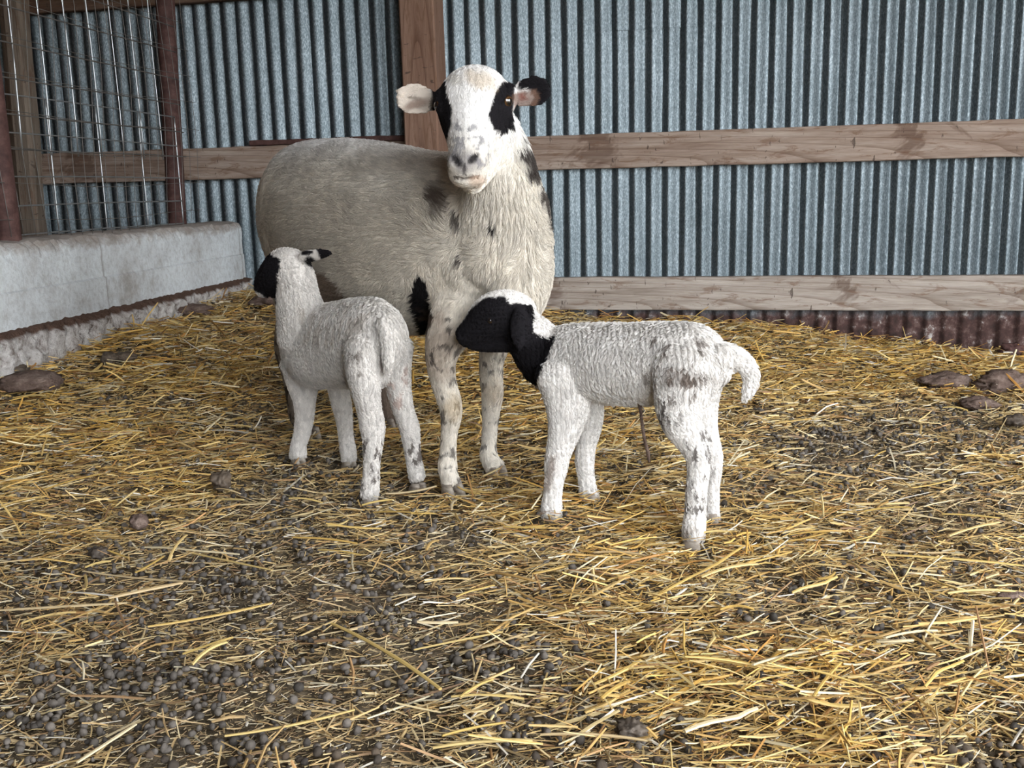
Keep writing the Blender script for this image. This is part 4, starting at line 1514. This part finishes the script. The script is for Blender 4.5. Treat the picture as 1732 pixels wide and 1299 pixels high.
for c_, w_ in ((at(504, 776, 2.42), .034), (at(590, 783, 2.38), .034), (at(625, 844, 2.085), .036), (at(706, 814, 2.19), .035)):
    hoof(lamb2, (c_.x, c_.y, ground_np([c_.x], [c_.y])[0] - .004), (l2f.x, l2f.y), w_, .040, .020)
# ------------------------------------------------------------------ straw, chaff, dung
def stuff(name, parts, mat, label, cat):
    V = []; F = []; Cc = []; o_ = 0
    for v_, f_, c_ in parts:
        V.append(v_); F.append(f_ + o_); Cc.append(c_); o_ += len(v_)
    me = np_mesh(name, np.concatenate(V), np.concatenate(F), mat, np.concatenate(Cc))
    o = link(bpy.data.objects.new(name, me))
    return tag(o, label, cat, kind='stuff')


stuff('straw_bedding', [
    straws(24000, (.025, .105), (.0022, .0058), .032, lambda d: 0.02 + d ** 1.6 * .9, 1),
    straws(44000, (.012, .050), (.0014, .0042), .024, lambda d: 0.09 + d * .85, 2),
], MAT_STRAW, 'loose golden straw bedding strewn over the pen floor', 'straw')
stuff('straw_chaff', [
    straws(150000, (.004, .020), (.0008, .0026), .014, lambda d: 0.75 + d * .2, 3, flat=1.2, tone=.25, two=True),
], MAT_STRAW, 'short chopped chaff trodden into the soil between the straw', 'chaff')

# dung pellets
bm = bmesh.new()
bmesh.ops.create_icosphere(bm, subdivisions=2, radius=1)
PV = np.array([v_.co[:] for v_ in bm.verts]); PF = np.array([[v_.index for v_ in f_.verts] for f_ in bm.faces])
bm.free()
pp = scatter_points(60000)
dd = density(pp[:, 0], pp[:, 1])
clus = fbm(np.stack([pp[:, 0], pp[:, 1], pp[:, 0] * 0], 1), 14, 90, 2)
keep = rng.random(len(pp)) < (0.10 + .8 * (1 - dd) ** 1.2) * (.25 + .75 * sst(clus, .36, .62))
pp = pp[keep][:7600]
# keep clear of the hooves
pz = ground_np(pp[:, 0], pp[:, 1]) + bumps_np(pp[:, 0], pp[:, 1]) - 0.012
n = len(pp)
rad = rng.uniform(.0034, .0066, n)
asp = rng.uniform(.65, 1.2, (n, 3)) * rad[:, None]
order = np.argsort(pp[:, 1] - (pp[:, 1] < 1.02) * -9)
near = order[:280]
far = order[280:]
th = rng.random(n) * 2 * np.pi
V = (PV * (1 + .22 * (fbm(PV, 1.7, 5, 1) - .5))[:, None])[None] * asp[far][:, None, :]
cs_, sn_ = np.cos(th[far])[:, None], np.sin(th[far])[:, None]
V = np.stack([V[..., 0] * cs_ - V[..., 1] * sn_, V[..., 0] * sn_ + V[..., 1] * cs_, V[..., 2]], 2)
V += np.stack([pp[far, 0], pp[far, 1], pz[far] + rad[far] * rng.uniform(.5, 1.4, len(far)) + .006], 1)[:, None]
F = (PF[None] + (np.arange(len(far)) * len(PV))[:, None, None]).reshape(-1, 3)
g_ = rng.uniform(.05, .17, len(far))
c_ = g_[:, None] * np.array([[1.0, .88, .76]])
me = np_mesh('dung_pellet_litter', V.reshape(-1, 3), F, MAT_DUNG_T, np.repeat(c_, len(PV), 0), True)
tag(link(bpy.data.objects.new('dung_pellet_litter', me)), 'small grey droppings scattered among the straw farther from the camera', 'droppings', kind='stuff')

shapes = []
for k in range(5):
    bm = bmesh.new()
    bmesh.ops.create_icosphere(bm, subdivisions=2, radius=1)
    for v_ in bm.verts:
        q_ = v_.co.copy()
        v_.co = Vector((q_.x * 1.0, q_.y * (.8 + .05 * k), q_.z * .85)) * (1 + .32 * mnoise.noise(q_ * 1.5 + Vector((k * 7, 0, 0))))
        if q_.x > .6 and k % 2:
            v_.co.x += .25 * (q_.x - .6)
    shapes.append(bm_mesh('dung_pellet', bm, MAT_DUNG, True))
for j, i in enumerate(near):
    o = bpy.data.objects.new('dung_pellet', shapes[j % 5])
    COL.objects.link(o)
    o.location = (pp[i, 0], pp[i, 1], pz[i] + rad[i] * 1.0 + .007)
    o.rotation_euler = (random.uniform(-.6, .6), random.uniform(-.6, .6), random.random() * 6.3)
    o.scale = (rad[i] * 1.05,) * 3
    tag(o, 'small dark grey sheep dropping on the floor nearest the camera', 'dropping', 'sheep droppings in the foreground')


def clod(name, x, y, wpx, hpx, z, mat, label, cat, seed, flat=1.0, rough=.35, depth=1.0, rot=0.0):
    c = atz(x, y, z)
    s_ = c.y / FPX
    bm = bmesh.new()
    bmesh.ops.create_icosphere(bm, subdivisions=4, radius=1)
    for v_ in bm.verts:
        q_ = v_.co.copy()
        k = 1 + rough * mnoise.noise(q_ * 1.6 + Vector((seed * 3.1, 0, 0))) + rough * .5 * mnoise.noise(q_ * 4.7 + Vector((0, seed, 0))) + rough * .5 * mnoise.noise(q_ * 9) + .12 * mnoise.noise(q_ * 19)
        v_.co = Vector((q_.x * wpx * s_ * .5 * k, q_.y * wpx * s_ * .5 * depth * k, q_.z * hpx * s_ * .5 * k * flat))
    o = bpy.data.objects.new(name, bm_mesh(name, bm, mat, True))
    COL.objects.link(o)
    o.location = (c.x, c.y, z + 0.012 + hpx * s_ * (.20 if name in ('dung_clump', 'pebble', 'stick') else .06))
    o.rotation_euler = (0, 0, rot)
    return tag(o, label, cat)


def gz(x, y):
    """ground height under a pixel of the photograph"""
    z = 0.05
    for _ in range(12):
        p = atz(x, y, z)
        z = .5 * z + .5 * float(ground_np([p.x], [p.y])[0])
    return z


for a in [
    ('flat_stone', 50, 655, 112, 42, MAT_CLOD, 'flat brown stone half sunk in the straw below the concrete barrier at the left', 'stone', 1, .8, .18, .8),
    ('flat_stone', 20, 632, 60, 20, MAT_DUNG, 'thin dark stone edge just behind the flat brown stone at far left', 'stone', 2, .8, .2, .8),
    ('dung_clump', 187, 618, 30, 26, MAT_DUNG, 'round dark dung clump on the straw below the barrier, left of a longer one', 'dung', 3, .9, .25, 1),
    ('dung_clump', 213, 614, 34, 20, MAT_DUNG, 'longer dark dung clump beside the round one below the barrier', 'dung', 4, .9, .3, 1),
    ('earth_clod', 318, 532, 84, 30, MAT_CLOD, 'brown earth lump at the foot of the barrier near its right end', 'clod', 5, .7, .3, .8),
    ('earth_clod', 455, 515, 66, 26, MAT_CLOD, 'brown earth lump beside the barrier end below the lamb\'s face', 'clod', 6, .7, .3, .8),
    ('dung_clump', 375, 828, 36, 34, MAT_DUNG, 'dark dung clump between the left lamb and the left edge of the photo', 'dung', 7, .9, .3, 1),
    ('pebble', 236, 898, 32, 32, MAT_CLOD, 'rounded grey brown pebble with a pointed top in the left straw', 'stone', 8, .9, .2, 1),
    ('dung_clump', 170, 950, 34, 24, MAT_DUNG, 'reddish dark lump left of and below the grey brown pebble', 'dung', 9, .9, .3, 1),
    ('earth_clod', 1600, 655, 84, 40, MAT_CLOD, 'low brown earth clod on the straw left of the crumbly one at the right', 'clod', 10, .8, .3, .7),
    ('earth_clod', 1700, 660, 104, 44, MAT_CLOD, 'large crumbly reddish brown clod at the right edge of the photo', 'clod', 11, 1.0, .4, .6),
    ('earth_clod', 1655, 690, 62, 26, MAT_CLOD, 'small brown clod in front of the large crumbly one at the right', 'clod', 12, .8, .35, .7),
    ('earth_clod', 1712, 600, 44, 28, MAT_PIPE, 'dark red lump at the rusted foot of the wall at the far right', 'clod', 13, .9, .4, .7),
    ('dung_clump', 1065, 1256, 50, 40, MAT_DUNG, 'knobbly dark dung clump at the bottom of the photo below the right lamb', 'dung', 14, .9, .45, 1),
    ('dung_clump', 1716, 722, 36, 22, MAT_DUNG, 'small dark dung clump at the right edge below the brown clods', 'dung', 15, .9, .3, 1),
    ('stick', 1712, 1022, 60, 16, MAT_CLOD, 'short thick grey brown stick at the right edge in the straw', 'stick', 16, .9, .15, .35),
]:
    name, x, y, wp, hp, mt, lb, ct, sd, fl_, rg, dp = a
    clod(name, x, y, wp, hp, gz(x, y), mt, lb, ct, sd, fl_, rg, dp)

# big straw stems lying on top, each an object of its own
def stem_mesh(k):
    rs = random.Random(k)
    bm = bmesh.new()
    n_ = 6
    b1, b2 = rs.uniform(-.022, .022), rs.uniform(-.015, .02)
    rows = []
    kink = rs.random() < .3
    for i in range(n_ + 1):
        t = i / n_
        x = t - .5
        y = b1 * (1 - 4 * x * x) + (max(0, t - .6) * rs.choice((-1, 1)) * .0 if not kink else max(0, t - .62) * .22)
        z = b2 * (1 - 4 * x * x)
        # node swelling
        w_ = (1.15 if i == 4 else 1.0) * (.85 if i in (0, n_) else 1)
        rows.append([bm.verts.new((x, y + math.cos(a_) * .012 * w_, z + math.sin(a_) * .007 * w_)) for a_ in [2 * math.pi * q_ / 6 for q_ in range(6)]])
    for i in range(n_):
        for q_ in range(6):
            bm.faces.new((rows[i][q_], rows[i][(q_ + 1) % 6], rows[i + 1][(q_ + 1) % 6], rows[i + 1][q_]))
    bm.faces.new(rows[0][::-1]); bm.faces.new(rows[-1])
    return bm_mesh('straw_stem', bm, MAT_STEM, False)


stems = [stem_mesh(k) for k in range(8)]


def stem_obj(c, yaw, tilt, L, wd, k):
    o = bpy.data.objects.new('straw_stem', stems[k % 8])
    COL.objects.link(o)
    o.location = c
    o.rotation_euler = (random.uniform(-.4, .4), -tilt, yaw)
    o.scale = (L, wd / .024, wd / .024)
    return o


# the long ones that can be told apart: both ends read from the photograph, laid on the ground
LS = [(562, 1055, 745, 1165, 'thick olive yellow straw stem with a bent top left end, lower centre'),
      (0, 1032, 215, 1020, 'long pale yellow straw lying level at the left edge below the reddish lump'),
      (245, 925, 395, 945, 'pale yellow straw lying level right of the grey brown pebble'),
      (325, 935, 460, 965, 'long brown straw just below and right of the pale level straw'),
      (140, 965, 330, 985, 'dark tan long straw running right from the reddish lump'),
      (1325, 1096, 1392, 1106, 'short thick bright yellow straw lying level at the lower right'),
      (1405, 1110, 1555, 1058, 'long amber straw rising to the right at the lower right'),
      (1380, 1245, 1482, 1246, 'bright thick pale straw low at the lower right'),
      (1530, 1299, 1575, 1266, 'broad white straw piece at the bottom edge, lower right'),
      (130, 1290, 230, 1225, 'bunch like pale straw stem at the bottom left corner'),
      (1105, 1010, 1270, 935, 'long golden straw below the right lamb\'s hind hooves, rising right'),
      (700, 1100, 850, 1068, 'long golden straw crossing the thick olive stem, rising right'),
      (380, 1245, 600, 1200, 'long tan straw near the bottom left, rising right'),
      (1490, 940, 1732, 955, 'long orange brown straw lying level at the right edge'),
      (1510, 1060, 1590, 1110, 'golden straw sloping down to the right at the lower right'),
      (250, 1060, 460, 1020, 'long tan straw rising right below the reddish lump')]
for k, (x0, y0, x1, y1, lb) in enumerate(LS):
    a_, b_ = atz(x0, y0, gz(x0, y0) + .014), atz(x1, y1, gz(x1, y1) + .014)
    m_ = (a_ + b_) / 2
    d_ = b_ - a_
    m_.z = max(m_.z, float(ground_np([m_.x], [m_.y])[0]) + .012)
    o = stem_obj(m_, math.atan2(d_.y, d_.x), 0, d_.length, .0050 if k not in (0, 8) else .0075, k)
    tag(o, lb, 'straw')
pts_ = scatter_points(4000, 1.5)
dn = density(pts_[:, 0], pts_[:, 1])
sel = pts_[(dn > .35) & (pts_[:, 1] > 1.05) & (np.abs(pts_[:, 0]) < .5 * pts_[:, 1])][:260]
for k, (x, y) in enumerate(sel):
    z = float(ground_np([x], [y])[0]) + .020
    yaw = random.gauss(.2, .5) if random.random() < .5 else random.random() * 6.3
    L = random.uniform(.045, .13)
    tilt = random.gauss(0, .10)
    o = stem_obj((x, y, z + abs(math.sin(tilt)) * L * .4), yaw, tilt, L, random.uniform(.0035, .0072), k)
    tag(o, 'loose yellow straw stem lying on top of the bedding', 'straw', 'straw stems on top of the bedding')
